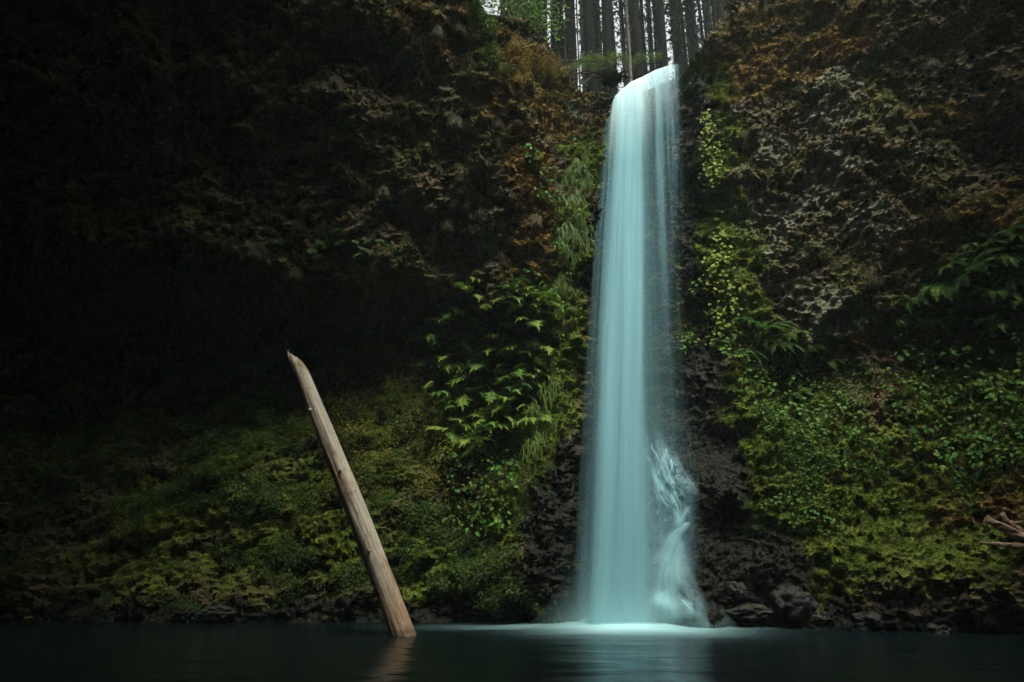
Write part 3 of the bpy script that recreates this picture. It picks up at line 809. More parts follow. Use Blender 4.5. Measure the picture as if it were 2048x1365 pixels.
def bush_mesh(name, n, rad, size, mat, seed, clumps=9, flat=.7):
    r = np.random.default_rng(seed)
    cc = r.normal(size=(clumps, 3)); cc /= np.linalg.norm(cc, axis=1)[:, None]
    cc *= (r.random((clumps, 1)) ** .4) * .8; cc[:, 2] = cc[:, 2] * flat + .45
    k = r.integers(0, clumps, n)
    off = r.normal(size=(n, 3)) * .22
    C = (cc[k] + off) * rad
    Nn = off * 1.2 + np.array([0, -.25, .75])
    V, F = scatter_leaves(C, Nn, size * r.uniform(.6, 1.25, n), r, .6, .45)
    st = Geo()
    for c in cc:
        e = c * rad
        path = np.array([(0, 0, -.05), e * .4 + np.array([0, 0, -.08 * rad]), e])
        a, b = tube(path, [.012 * rad + .004, .007 * rad + .003, .003], 4, caps=False); st.add(a, b)
    return mesh_np(name, V, F, [mat]), st.mesh(name + '_stems', [M_STEM])

def tuft_mesh(name, n, L, mat, seed, droop=1.0, wid=.010):
    r = np.random.default_rng(seed); g = Geo()
    for k in range(n):
        a = r.uniform(0, 2 * math.pi); l = L * r.uniform(.5, 1.1); out = r.uniform(.25, .8)
        d = np.array([math.cos(a), math.sin(a), 0])
        ts = np.array([0, .35, .7, 1.0])
        path = d * (out * l * ts)[:, None] + np.array([0, 0, 1.0]) * (l * (.75 * ts - droop * ts ** 2))[:, None] + d * r.uniform(0, .05)
        sd = np.array([-d[1], d[0], 0]) * wid * r.uniform(.7, 1.3)
        V = np.array([path[0] - sd, path[0] + sd, path[1] - sd, path[1] + sd, path[2] - sd * .6, path[2] + sd * .6, path[3]])
        g.add(V, [(0, 1, 3), (0, 3, 2), (2, 3, 5), (2, 5, 4), (4, 5, 6)])
    return g.mesh(name, [mat])

def hang_mesh(name, n, L, mat, seed, spread=.3, wid=.010):
    """grass hanging down over rock, out along +X"""
    r = np.random.default_rng(seed); g = Geo()
    for k in range(n):
        l = L * r.uniform(.45, 1.1); y0 = r.normal() * spread; o = np.array([0, y0, r.uniform(-.45, .3) * L - abs(y0) * .8])
        out = r.uniform(.05, .34); sw = r.normal() * .24
        ts = np.array([0, .3, .65, 1.0])
        path = o + np.stack([out * l * np.sqrt(ts), sw * l * ts, l * (.15 * ts - 1.0 * ts ** 1.5)], 1)
        sd = np.array([0, 1.0, 0]) * wid * r.uniform(.7, 1.3)
        V = np.array([path[0] - sd, path[0] + sd, path[1] - sd, path[1] + sd, path[2] - sd * .7, path[2] + sd * .7, path[3]])
        g.add(V, [(0, 1, 3), (0, 3, 2), (2, 3, 5), (2, 5, 4), (4, 5, 6)])
    return g.mesh(name, [mat])

def frame(n, upw=.6, spin=None):
    """rotation with local Z between the surface normal and up, local X out from the rock"""
    n = Vector(n); z = (n * (1 - upw) + Vector((0, 0, 1)) * upw).normalized()
    x = (n - z * n.dot(z))
    if x.length < .05: x = Vector((0, -1, 0)) - z * Vector((0, -1, 0)).dot(z)
    x.normalize(); y = z.cross(x)
    q = Matrix((x, y, z)).transposed().to_quaternion()
    if spin: q = q @ Quaternion((0, 0, 1), spin)
    return q

FROND = [frond_mesh('frond', .78, 30, .15, .58 + .1 * k, ML['fern'], 3 + k, .22, .10) for k in range(3)]
FAN = [fan_mesh('fan_leaf', .55, 8, .30, ML['fan'], 5 + k) for k in range(3)]
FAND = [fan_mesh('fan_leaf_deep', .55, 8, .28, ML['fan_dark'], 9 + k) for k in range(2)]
HLEAF = [leaf_mesh('herb_leaf', .105, .070, ML['herb']), leaf_mesh('herb_leaf_wide', .092, .082, ML['herb'])]
ILEAF = leaf_mesh('ivy_leaf', .092, .088, ML['ivy'])
BUSH = {
 'yellow': [bush_mesh('yellow_foliage', 230, .42, .062, ML['yellow'], 20 + k) for k in range(3)],
 'green': [bush_mesh('green_foliage', 230, .42, .075, ML['green'], 30 + k) for k in range(3)],
 'gold': [bush_mesh('gold_foliage', 420, .5, .06, ML['gold'], 40 + k, 14) for k in range(2)],
}
TUFT = {'green': [tuft_mesh('grass_blades', 60, .34, ML['grass'], 50 + k) for k in range(3)], 'straw': [tuft_mesh('straw_blades', 50, .30, ML['straw'], 60 + k, 1.25) for k in range(2)]}
HANG = {'green': [hang_mesh('hanging_blades', 90, .65, ML['grass'], 70 + k, .16) for k in range(3)], 'straw': [hang_mesh('hanging_straw', 110, .34, ML['straw'], 80 + k, .10, .005) for k in range(3)]}

def fern(px, py, size, label, group=None, n=12, ahead=True, face=0):
    p, nn = cast(px, py)
    t = thing('fern', label, 'fern', p - nn * .02, frame(nn, .65, face), size, group)
    for k in range(n):
        a = (k / n) * 2 * math.pi + random.uniform(-.2, .2)
        if abs(((a + math.pi) % (2 * math.pi)) - math.pi) > 2.3: a *= .7      # few fronds grow into the rock
        q = Quaternion((0, 0, 1), a) @ Quaternion((0, 1, 0), random.uniform(-.55, .15))
        add_obj('frond', FROND[k % 3], t, (0, 0, 0), q, random.uniform(.75, 1.1))
    return t

def fan_plant(px, py, size, label, group=None, n=5, deep=False, wide=1.5):
    p, nn = cast(px, py)
    t = thing('fan_leaf_shrub', label, 'shrub', p - nn * .03, frame(nn, .8), size, group)
    tips = []
    g = Geo()
    for k in range(n):
        a = -wide + 2 * wide * (k + .5) / n + random.uniform(-.2, .2)
        h = random.uniform(.05, .70); o = random.uniform(.10, .45)
        e = np.array([math.cos(a) * o, math.sin(a) * o, h])
        V, F = tube(np.array([(0, 0, -.03), e * .5 + np.array([0, 0, .05]), e]), [.016, .012, .008], 5, caps=False); g.add(V, F)
        tips.append((e, a))
    add_obj('stem', g.mesh('fan_stem', [M_STEM]), t)
    for (e, a) in tips:
        q = Quaternion((0, 0, 1), a + random.uniform(-.6, .6)) @ Quaternion((0, 1, 0), random.uniform(-.35, .4)) @ Quaternion((1, 0, 0), random.uniform(-.4, .4))
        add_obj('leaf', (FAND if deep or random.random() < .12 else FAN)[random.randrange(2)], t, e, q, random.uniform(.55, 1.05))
    return t

def herb(px, py, size, label, group=None, n=17):
    p, nn = cast(px, py)
    t = thing('leafy_plant', label, 'plant', p - nn * .02, frame(nn, .6), size, group)
    g = Geo(); pl = []
    for k in range(n):
        a = random.uniform(-2.4, 2.4); o = random.uniform(.05, .26); h = random.uniform(.05, .32)
        e = np.array([math.cos(a) * o, math.sin(a) * o, h])
        V, F = tube(np.array([(0, 0, -.02), e * .5 + np.array([0, 0, .04]), e]), [.007, .005, .004], 4, caps=False); g.add(V, F)
        pl.append((e, a))
    add_obj('stem', g.mesh('herb_stem', [M_STEM]), t)
    for (e, a) in pl:
        q = Quaternion((0, 0, 1), a) @ Quaternion((0, 1, 0), random.uniform(-.1, .7)) @ Quaternion((1, 0, 0), random.uniform(-.5, .5))
        add_obj('leaf', HLEAF[random.randrange(2)], t, e, q, random.uniform(.7, 1.2))
    return t

def bush(px, py, size, kind, label, group=None, p=None, nn=None, name='small_shrub', sc3=None):
    if p is None: p, nn = cast(px, py)
    t = thing(name, label, 'shrub', Vector(p) - Vector(nn) * .03, frame(nn, .55, random.uniform(-.8, .8)), sc3 or size, group)
    f, s = BUSH[kind][random.randrange(len(BUSH[kind]))]
    add_obj('foliage', f, t, kind='stuff'); add_obj('stem', s, t)
    return t

def tuft(px, py, size, kind, label, group, hanging=False):
    p, nn = cast(px, py)
    lib = (HANG if hanging else TUFT)[kind]
    o = add_obj('grass_tuft', lib[random.randrange(len(lib))], None, p + nn * .01, frame(nn, .97 if hanging else .55, 0 if hanging else random.uniform(0, 6)), size)
    return tag(o, label, 'grass tuft', group)

def inpoly(poly, n, mind=0, seed=0):
    r = np.random.default_rng(seed); poly = np.array(poly, float); out = []
    lo, hi = poly.min(0), poly.max(0); tries = 0
    while len(out) < n and tries < 6000:
        tries += 1
        p = lo + r.random(2) * (hi - lo); c = False; j = len(poly) - 1
        for i in range(len(poly)):
            if (poly[i, 1] > p[1]) != (poly[j, 1] > p[1]) and p[0] < (poly[j, 0] - poly[i, 0]) * (p[1] - poly[i, 1]) / (poly[j, 1] - poly[i, 1]) + poly[i, 0]: c = not c
            j = i
        if c and all((p[0] - q[0]) ** 2 + (p[1] - q[1]) ** 2 > mind * mind for q in out): out.append(p)
    return out

# ------------------------------------------------------------------ moss and small cover: too fine to count
def cliff_samples(n, wt, seed):
    r = np.random.default_rng(seed)
    T = np.concatenate([CF[:, [0, 1, 2]], CF[:, [0, 2, 3]]])
    a, b, c = Pd[T[:, 0]], Pd[T[:, 1]], Pd[T[:, 2]]
    cr = np.cross(b - a, c - a); ar = np.linalg.norm(cr, axis=1) * .5
    w = wt[T].mean(1) * ar
    cen = (a + b + c) / 3
    w *= (np.abs(cen[:, 0]) < .92 * cen[:, 1] + 1) & (cen[:, 2] > -.05) & (cen[:, 2] < 20) & (cen[:, 1] < 27)
    w /= w.sum()
    k = r.choice(len(T), n, p=w)
    u = r.random((n, 2)); fl = u.sum(1) > 1; u[fl] = 1 - u[fl]
    p = a[k] + u[:, :1] * (b - a)[k] + u[:, 1:] * (c - a)[k]
    nn = cr[k] / (np.linalg.norm(cr[k], axis=1)[:, None] + 1e-12)
    nn[nn[:, 1] > 0.4] *= -1 if False else 1
    return p, nn, r

# make sure the cliff normals face the viewer
_tn = np.cross(Pd[CF[:, 1]] - Pd[CF[:, 0]], Pd[CF[:, 3]] - Pd[CF[:, 0]])
NSIGN = -1.0 if np.median(_tn[:, 1]) > 0 else 1.0

def fuzz(name, n, wt, length, wid, mat, seed, down, label):
    p, nn, r = cliff_samples(n, wt, seed); nn = nn * NSIGN
    dv = nn * .75 + np.array([0, -.1, -down]) + r.normal(size=(n, 3)) * .42
    dv /= np.linalg.norm(dv, axis=1)[:, None]
    s = np.cross(dv, r.normal(size=(n, 3))); s /= np.linalg.norm(s, axis=1)[:, None]
    L = length * r.uniform(.4, 1.3, n)[:, None]
    W = wid * r.uniform(.6, 1.4, n)[:, None]
    p = p - nn * .008
    V = np.stack([p - s * W, p + s * W, p + dv * L], 1).reshape(-1, 3)
    o = add_obj(name, mesh_np(name, V, np.arange(3 * n).reshape(-1, 3), [mat]), kind='stuff')
    return tag(o, label, 'moss')

def cover(name, n, wt, size, mat, seed, lift, label, cat='ground cover'):
    p, nn, r = cliff_samples(n, wt, seed); nn = nn * NSIGN
    p = p + nn * (r.random((n, 1)) ** 1.5) * lift
    V, F = scatter_leaves(p, nn * .6 + np.array([0, -.3, .6]), size * r.uniform(.5, 1.3, n), r, .62, .5)
    o = add_obj(name, mesh_np(name, V, F, [mat]), kind='stuff')
    return tag(o, label, cat)

vis = (1 - plateau * .3)
dry = (1 - sstep(.45, .7, M['wet'])) * (1 - .85 * sstep(.35, .6, M['soil']))
gm = sstep(.3, .6, M['green'] + .25 * fbm(Pf * 1.7, 3, 101)) * dry
om = sstep(.3, .6, M['orange'] + .25 * fbm(Pf * 1.7, 3, 103)) * dry
fuzz('green_moss', 280000, gm + .002, .060, .010, ML['mossg'], 201, .25, 'yellow green moss furring the banks beside the fall')
fuzz('rust_moss', 150000, om + .001, .062, .010, ML['mosso'], 202, .35, 'rust orange moss patches on the dry rock walls')
fuzz('brown_moss', 300000, dry * (1 - gm) * (1 - .55 * sstep(8, 7, zf)) * (1 - .7 * M['lichen']) * (.4 + sstep(.0, .35, fbm(Pf * 1.1, 3, 107))) * (1 - plateau), .085, .008, ML['mossb'], 203, .75, 'thin brown hanging moss over the dark rock walls')
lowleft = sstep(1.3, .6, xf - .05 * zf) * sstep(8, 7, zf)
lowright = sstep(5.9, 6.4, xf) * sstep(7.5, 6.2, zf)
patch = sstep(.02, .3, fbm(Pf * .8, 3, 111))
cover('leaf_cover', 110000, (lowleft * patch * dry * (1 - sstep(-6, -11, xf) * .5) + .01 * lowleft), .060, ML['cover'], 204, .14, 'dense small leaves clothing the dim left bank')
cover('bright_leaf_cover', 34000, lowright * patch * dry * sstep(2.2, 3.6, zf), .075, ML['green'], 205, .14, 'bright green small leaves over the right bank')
cover('yellow_leaf_cover', 16000, lowleft * patch * dry * sstep(-6.5, -4, xf) * sstep(2.0, 3.0, zf), .062, ML['yellow'], 206, .2, 'yellowing small leaves behind the leaning log')
cover('rock_wall_flecks', 26000, dry * (1 - gm) * sstep(.1, .4, fbm(Pf * .9, 3, 117)) * sstep(7, 8.5, zf) * (1 - plateau), .05, ML['cover'], 207, .06, 'specks of tiny green plants rooted in the rock walls')

# ------------------------------------------------------------------ plants one can count
# left bank: shrubs with drooping finger leaves
FANS = [(905, 655, .95), (1000, 640, 1.0), (1060, 660, .95), (955, 700, .9), (1030, 690, 1.0), (1090, 700, .75), (900, 745, .85), (980, 760, 1.05), (1040, 745, 1.05),
        (930, 835, 1.0), (1010, 815, 1.1), (880, 800, .75), (985, 880, 1.05), (1060, 850, .8), (940, 600, .8), (1015, 612, .8),
        (860, 690, .8), (925, 720, .8), (1070, 620, .8), (1000, 720, .9), (955, 790, .9), (1045, 800, .9), (900, 870, .8), (950, 920, .8), (1075, 770, .7)]
FANL = ['finger-leaved shrub under the overhang, nearest the dark alcove', 'finger-leaved shrub in the middle of the upper green clump', 'finger-leaved shrub at the upper right of the green clump',
        'finger-leaved shrub below the alcove edge, second row of the clump', 'finger-leaved shrub near the centre of the second row of the clump', 'small finger-leaved shrub by the moss ridge left of the fall',
        'finger-leaved shrub beside the pale wet rock strip', 'broad finger-leaved shrub in the heart of the green clump', 'broad finger-leaved shrub hanging over the dark gap',
        'finger-leaved shrub with yellow-green leaves left of the dark gap', 'large finger-leaved shrub above the hanging grass', 'small finger-leaved shrub at the left edge of the clump',
        'lowest bright finger-leaved shrub above the leafy plants', 'finger-leaved shrub pressed against the moss ridge', 'topmost finger-leaved shrub under the overhang, left one', 'topmost finger-leaved shrub under the overhang, right one',
        'leftmost shrub of the green finger-leaved clump', 'finger-leaved shrub right of the pale wet rock strip', 'finger-leaved shrub under the brown overhang corner', 'finger-leaved shrub in the dark middle of the clump', 'finger-leaved shrub above the yellow-green one by the dark gap', 'finger-leaved shrub right of the dark gap', 'small finger-leaved shrub at the lower left of the clump', 'small finger-leaved shrub at the very bottom of the clump', 'small finger-leaved shrub beside the long hanging grass']
for (px, py, s), lb in zip(FANS, FANL): fan_plant(px, py, s, lb, 'finger-leaved shrubs left of the fall', n=12, wide=2.0)
for i, p_ in enumerate(inpoly([(850, 650), (1090, 600), (1100, 760), (1060, 900), (960, 940), (880, 880), (860, 760)], 30, 28, 21)):
    bush(p_[0], p_[1], random.uniform(.7, 1.1), 'green', 'low leafy shrub filling the gaps of the finger-leaved clump', 'undergrowth of the finger-leaved clump')
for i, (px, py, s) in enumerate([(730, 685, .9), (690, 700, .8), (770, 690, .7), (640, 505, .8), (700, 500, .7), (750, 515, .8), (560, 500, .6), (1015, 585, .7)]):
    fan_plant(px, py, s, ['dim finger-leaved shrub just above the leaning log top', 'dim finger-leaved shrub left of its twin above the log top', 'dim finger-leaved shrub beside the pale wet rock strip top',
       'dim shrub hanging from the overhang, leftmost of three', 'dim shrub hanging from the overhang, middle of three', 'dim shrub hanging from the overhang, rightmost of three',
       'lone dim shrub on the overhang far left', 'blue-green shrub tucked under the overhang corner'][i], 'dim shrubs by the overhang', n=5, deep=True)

for i, p_ in enumerate(inpoly([(640, 740), (760, 690), (880, 770), (900, 900), (860, 1000), (700, 1000), (640, 880)], 34, 30, 1)):
    bush(p_[0], p_[1], random.uniform(.75, 1.25), 'yellow', 'yellow-green shrub in the thicket right of the log', 'yellow-green shrubs right of the log')
for i, p_ in enumerate(inpoly([(400, 760), (560, 690), (620, 800), (640, 950), (560, 1080), (400, 1000), (330, 880)], 22, 36, 2)):
    bush(p_[0], p_[1], random.uniform(.7, 1.2), 'green', 'dim green shrub on the bank left of the log', 'dim shrubs left of the log')
for i, p_ in enumerate(inpoly([(0, 760), (200, 740), (330, 900), (300, 1080), (0, 1060)], 16, 40, 3)):
    bush(p_[0], p_[1], random.uniform(.7, 1.2), 'yellow' if i % 2 else 'green', 'small shrub on the dark bank at the far left', 'shrubs on the far left bank')
for i, p_ in enumerate(inpoly([(700, 1000), (900, 1000), (1000, 1090), (940, 1150), (760, 1110)], 14, 36, 4)):
    bush(p_[0], p_[1], random.uniform(.6, 1.0), 'green', 'green shrub low on the bank between log and fall', 'low shrubs between log and fall')
for i, p_ in enumerate(inpoly([(900, 900), (1010, 880), (1060, 950), (1040, 1060), (900, 1080), (890, 980)], 26, 24, 5)):
    herb(p_[0], p_[1], random.uniform(.9, 1.4), 'bright leafy plant by the hanging grass left of the fall', 'broad-leaved plants left of the fall')
for i, p_ in enumerate(inpoly([(1050, 740), (1100, 700), (1110, 800), (1075, 900), (1040, 990), (1010, 1000), (1020, 930), (1050, 850)], 26, 17, 6)):
    tuft(p_[0], p_[1], random.uniform(.8, 1.25), 'green', 'long grass hanging left of the fall', 'hanging grass left of the fall', True)
for i, p_ in enumerate(inpoly([(1090, 300), (1180, 280), (1170, 480), (1140, 700), (1100, 700), (1110, 520)], 26, 24, 7)):
    herb(p_[0], p_[1], random.uniform(.6, 1.0), 'small leafy plant on the moss ridge left of the fall', 'plants on the left moss ridge')
for i, p_ in enumerate(inpoly([(1110, 300), (1180, 280), (1165, 480), (1140, 700), (1100, 740), (1110, 520)], 24, 22, 8)):
    tuft(p_[0], p_[1], random.uniform(.6, .95), 'green' if i % 3 else 'straw', 'short grass tuft hanging from the moss ridge beside the fall', 'grass on the left moss ridge', True)
for i, (px, py) in enumerate([(1063, 330), (1075, 350), (1085, 370), (1055, 320), (1070, 400), (1085, 405), (1100, 590), (1060, 560)]):
    herb(px, py, random.uniform(1.0, 1.5), 'leafy plant in the rust-coloured gully left of the fall', 'plants in the gully left of the fall')

# hanging straw and small tufts over the left buttress
for i, p_ in enumerate(inpoly([(830, 60), (930, 20), (985, 200), (1050, 340), (1090, 500), (1010, 560), (900, 560), (820, 420)], 24, 40, 9)):
    tuft(p_[0], p_[1], random.uniform(.5, 1.1), 'straw', 'dry straw tuft hanging on the upper left buttress', 'straw tufts on the left buttress', True)
for i, p_ in enumerate(inpoly([(480, 120), (800, 100), (820, 520), (640, 560), (420, 480)], 22, 40, 10)):
    tuft(p_[0], p_[1], random.uniform(.5, .9), 'straw', 'faint dry tuft on the dark upper left wall', 'faint tufts on the dark wall', True)
for i, (px, py, s) in enumerate([(700, 185, 1.3), (690, 220, 1.0), (680, 250, 1.0), (672, 275, .9), (640, 410, .9), (560, 340, .8), (735, 435, .8), (485, 415, .7), (905, 375, 1.1), (490, 460, .8), (600, 470, .8)]):
    tuft(px, py, s, 'green', ['uppermost green tuft in the row on the dark wall', 'second green tuft down the row on the dark wall', 'third green tuft down the row on the dark wall', 'lowest green tuft of the row on the dark wall',
         'round green tuft above the overhang shrubs', 'small green tuft in the middle of the dark wall', 'green tuft right of the round one on the dark wall', 'small far left green tuft on the dark wall',
         'green tuft on the straw-hung buttress', 'low green tuft at the left end of the overhang', 'low green tuft near the overhang shrubs'][i], 'green tufts on the dark wall', False)

# ------------------------------------------------------------------ right side plants
def ivy(line, hw, n, label, seed):
    r = np.random.default_rng(seed); line = np.array(line, float); hw = np.array(hw, float)
    k0 = np.arange(len(line)); base, nb = cast(*line[-1])
    t = thing('ivy_vine', label, 'vine', base, group='yellow-green creepers right of the fall')
    path = []
    for k in np.linspace(0, len(line) - 1, 24):
        p, nn = cast(np.interp(k, k0, line[:, 0]), np.interp(k, k0, line[:, 1])); path.append(np.array(p + nn * .02 - base))
    V, F = tube(np.array(path), .012, 5)
    g = Geo(); g.add(V, F); add_obj('stem', g.mesh('ivy_stem', [M_STEM]), t)
    for i in range(n):
        k = r.random() * (len(line) - 1)
        px = np.interp(k, k0, line[:, 0]) + np.clip(r.normal() * .5, -1, 1) * np.interp(k, k0, hw); py = np.interp(k, k0, line[:, 1]) + r.normal() * 4
        p, nn = cast(px, py)
        z = (nn * .45 + Vector((0, -.55, .55)) + Vector(r.normal(size=3)) * .22).normalized()
        x = (Vector((r.normal() * .5, -.25, -1)) - z * Vector((0, -.25, -1)).dot(z)); x -= z * x.dot(z); x.normalize()
        q = Matrix((x, z.cross(x), z)).transposed().to_quaternion()
        add_obj('leaf', ILEAF, t, p + nn * r.uniform(.03, .14) - base, q, r.uniform(.7, 1.25))
ivy([(1412, 225), (1416, 270), (1420, 320), (1424, 370), (1432, 430)], [9, 17, 20, 18, 13], 290, 'narrow strip of yellow-green creeper beside the upper fall', 1)
ivy([(1447, 462), (1440, 510), (1436, 560), (1440, 610), (1432, 650), (1440, 690)], [14, 26, 42, 44, 46, 30], 300, 'broad patch of yellow-green creeper beside the middle of the fall', 2)
for i, (px, py) in enumerate([(1400, 585), (1395, 600), (1370, 680), (1362, 700), (1375, 690), (1450, 700), (1470, 720), (1440, 705), (1455, 690)]):
    herb(px, py, random.uniform(.9, 1.3), 'leafy plant at the foot of the broad creeper patch', 'plants below the creeper')
FERNS = [(1530, 665, 1.35, 'large arching fern on the ledge right of the fall'), (1500, 650, 1.0, 'fern just left of the large ledge fern'), (1565, 690, 1.0, 'fern just right of the large ledge fern'),
         (1830, 600, 1.1, 'lowest fern of the slanting row on the right wall'), (1880, 575, 1.3, 'second fern up the slanting row on the right wall'), (1945, 545, 1.3, 'third fern up the slanting row on the right wall'),
         (2010, 510, 1.3, 'topmost big fern of the slanting row at the right edge'), (1900, 625, 1.1, 'fern under the slanting row, left one'), (1990, 590, 1.1, 'fern under the slanting row, right one'),
         (2030, 560, 1.0, 'fern touching the right edge below the topmost fern'), (1940, 490, .8, 'small fern above the slanting row'), (1870, 650, .9, 'short fern hanging below the slanting row'),
         (1790, 640, .8, 'small fern at the low end of the slanting row'), (1620, 700, .7, 'small fern on the brown ledge right of the large fern'), (1590, 790, .8, 'fern in the green moss slope under the ledge'),
         (1690, 860, .7, 'fern half sunk in leaves at the middle of the right bank'), (1990, 650, .9, 'fern among broad leaves near the right edge'), (2040, 470, .8, 'fern at the right edge above the slanting row')]
for (px, py, s, lb) in FERNS: fern(px, py, s * .82, lb, 'ferns on the right wall', n=14)
for i, p_ in enumerate(inpoly([(1810, 590), (1900, 520), (2048, 450), (2048, 640), (1930, 650), (1820, 640)], 14, 34, 31)):
    fern(p_[0], p_[1], random.uniform(.55, .85), 'smaller fern filling the slanting row on the right wall', 'small ferns of the slanting row', n=11)
for i, p_ in enumerate(inpoly([(1470, 640), (1600, 640), (1660, 720), (1560, 760), (1480, 720)], 7, 34, 32)):
    fern(p_[0], p_[1], random.uniform(.5, .8), 'smaller fern around the large ledge fern', 'small ferns on the ledge', n=11)
for i, p_ in enumerate(inpoly([(1800, 660), (2048, 620), (2048, 920), (1900, 960), (1780, 900), (1760, 780)], 44, 34, 11)):
    herb(p_[0], p_[1], random.uniform(.95, 1.5), 'broad-leaved plant on the right bank below the ferns', 'broad-leaved plants on the upper right bank')
for i, p_ in enumerate(inpoly([(1480, 720), (1620, 740), (1740, 860), (1700, 950), (1560, 880), (1500, 800)], 34, 28, 12)):
    herb(p_[0], p_[1], random.uniform(.8, 1.25), 'leafy plant in the mossy slope right of the fall', 'leafy plants on the mossy slope')
for i, p_ in enumerate(inpoly([(1480, 730), (1720, 780), (1800, 930), (1650, 960), (1500, 880)], 26, 30, 13)):
    tuft(p_[0], p_[1], random.uniform(.6, 1.0), 'green', 'short grass tuft in the mossy slope right of the fall', 'grass on the mossy slope')
for i, p_ in enumerate(inpoly([(1540, 990), (1600, 990), (1700, 1080), (1560, 1060)], 10, 18, 14)):
    herb(p_[0], p_[1], random.uniform(.6, .9), 'small leafy plant under the moss hump low on the right', 'small plants low on the right')
for i, (px, py, s) in enumerate([(1728, 530, 1.3), (1740, 545, 1.1), (1690, 515, .9), (1860, 120, .8), (1960, 330, .9), (1900, 420, .8)]):
    tuft(px, py, s, 'straw', 'dry grass tuft clinging to the right rock wall', 'dry tufts on the right wall', True)

# ------------------------------------------------------------------ rim: bushes, sapling, root wad, dead branches
def ground_at(x, y):
    loc, nor, fi, _ = BVH.ray_cast(Vector((x, y, 60)), Vector((0, 0, -1)))
    return (loc.z if loc is not None else 16.0)
def rim_bush(px, py, Y, s, kind, label, group):
    a = at(px, py, Y)
    bush(0, 0, s, kind, label, group, p=Vector(a), nn=Vector((0, -.5, .8)))
for i, (px, py, s) in enumerate([(955, 30, .9), (975, 70, .9), (990, 110, .9), (960, 90, .8), (985, 140, .8), (1010, 150, .7), (945, 10, .8), (970, 45, .8)]):
    p, nn = cast(px, py); bush(0, 0, s, 'green', 'green shrub on the crest of the left buttress', 'green shrubs on the buttress crest', p=p, nn=nn)
for i, (px, py, s) in enumerate([(1030, 100, .7), (1055, 115, .75), (1080, 125, .7), (1105, 135, .7), (1040, 135, .75), (1070, 145, .7), (1095, 152, .65), (1120, 150, .6), (1015, 115, .7), (1050, 158, .65), (1035, 165, .6), (1000, 150, .6)]):
    p, nn = cast(px, py); bush(0, 0, s, 'gold', 'golden dry shrub on the slope left of the fall lip', 'golden shrubs left of the fall lip', p=p, nn=nn)

def sapling(px, py, Y, H, label, seed):
    r = np.random.default_rng(seed); a = at(px, py, Y); zb = a[2]
    t = thing('maple_sapling', label, 'tree', a, group='saplings above the left buttress')
    g = Geo(); g.add(*tube([(0, 0, -.3), (.1, 0, H * .5), (-.05, 0, H)], [.04, .028, .012], 6))
    C = []
    for k in range(12):
        h = H * r.uniform(.35, 1.0); ang = r.uniform(0, 6.28); l = r.uniform(.5, 1.0)
        e = np.array([math.cos(ang) * l, math.sin(ang) * l, h + r.uniform(-.1, .3)])
        g.add(*tube([(0, 0, h), e * np.array([.5, .5, 1]), e], [.014, .009, .004], 4, caps=False)); C.append(e)
    add_obj('trunk', g.mesh('sapling_trunk', [M_STEM]), t)
    C = np.array(C); n = 420
    c = C[r.integers(0, 12, n)] + r.normal(size=(n, 3)) * np.array([.28, .28, .16])
    V, F = scatter_leaves(c, np.tile([0, -.3, .8], (n, 1)), .15 * r.uniform(.6, 1.2, n), r, .8, .35)
    add_obj('crown', mesh_np('sapling_crown', V, F, [ML['green']]), t, kind='stuff')
sapling(1045, 105, 20.5, 2.0, 'bright green maple sapling above the golden shrubs', 1)
sapling(1080, 110, 21.0, 1.6, 'lower green maple sapling nearest the dark trunks', 2)
sapling(1015, 80, 20.0, 1.8, 'green maple sapling above the buttress crest', 3)
for i, (px, py) in enumerate([(1160, 128), (1175, 130), (1215, 118), (1230, 120), (1240, 118), (1285, 122), (1300, 120), (1315, 118), (1150, 138), (1200, 130), (1165, 140), (1185, 138), (1195, 120), (1250, 125), (1270, 128), (1180, 122), (1140, 140), (1225, 132)]):
    rim_bush(px, py, 20.0 + (i % 3) * .5, random.uniform(.5, .8), 'green', 'low green shrub between the trunks behind the fall lip', 'shrubs behind the fall lip')

rw = thing('root_wad', 'dark upturned root mass beside the fall lip', 'roots', at(1224, 158, 18.1))
def lump(name, r3, seed, mat, sub=4, amp=.25, fr=2.2):
    import bmesh
    bm = bmesh.new(); bmesh.ops.create_icosphere(bm, subdivisions=sub, radius=1)
    V = np.array([v.co[:] for v in bm.verts]); F = np.array([[v.index for v in f.verts] for f in bm.faces]); bm.free()
    w1, w2, wi = worley(V * fr + seed, seed)
    V = V * (1 + amp * fbm(V * fr * .8 + seed * 3.1, 4, seed) + amp * .9 * (wi - .5) * .6 + amp * .5 * (.5 - w1))[:, None]
    return mesh_np(name, V * np.array(r3), F, [mat], True)
add_obj('root_core', lump('root_core', (.30, .3, .24), 3, M_BARK, 3, .4), rw)
for k in range(16):
    a = random.uniform(0, 6.28); e = np.array([math.cos(a) * random.uniform(.3, .8), -random.uniform(0, .4), math.sin(a) * random.uniform(.1, .45)])
    V, F = tube([(0, 0, 0), e * .5 + np.array([0, 0, .06]), e], [.05, .03, .008], 5, .1, seed=k); g = Geo(); g.add(V, F)
    add_obj('root', g.mesh('root', [M_BARK]), rw)
DEAD = [((1128, 95), (1142, 165)), ((1118, 128), (1215, 122)), ((1140, 158), (1205, 120)), ((1150, 120), (1148, 168)), ((1165, 165), (1200, 138)), ((1105, 130), (1150, 145)), ((1200, 140), (1262, 130)),
        ((1150, 150), (1240, 152)), ((1130, 160), (1180, 155)), ((1245, 128), (1262, 152)), ((1180, 100), (1200, 130)), ((1085, 95), (1125, 125)), ((1160, 118), (1172, 106)), ((1215, 128), (1245, 112))]
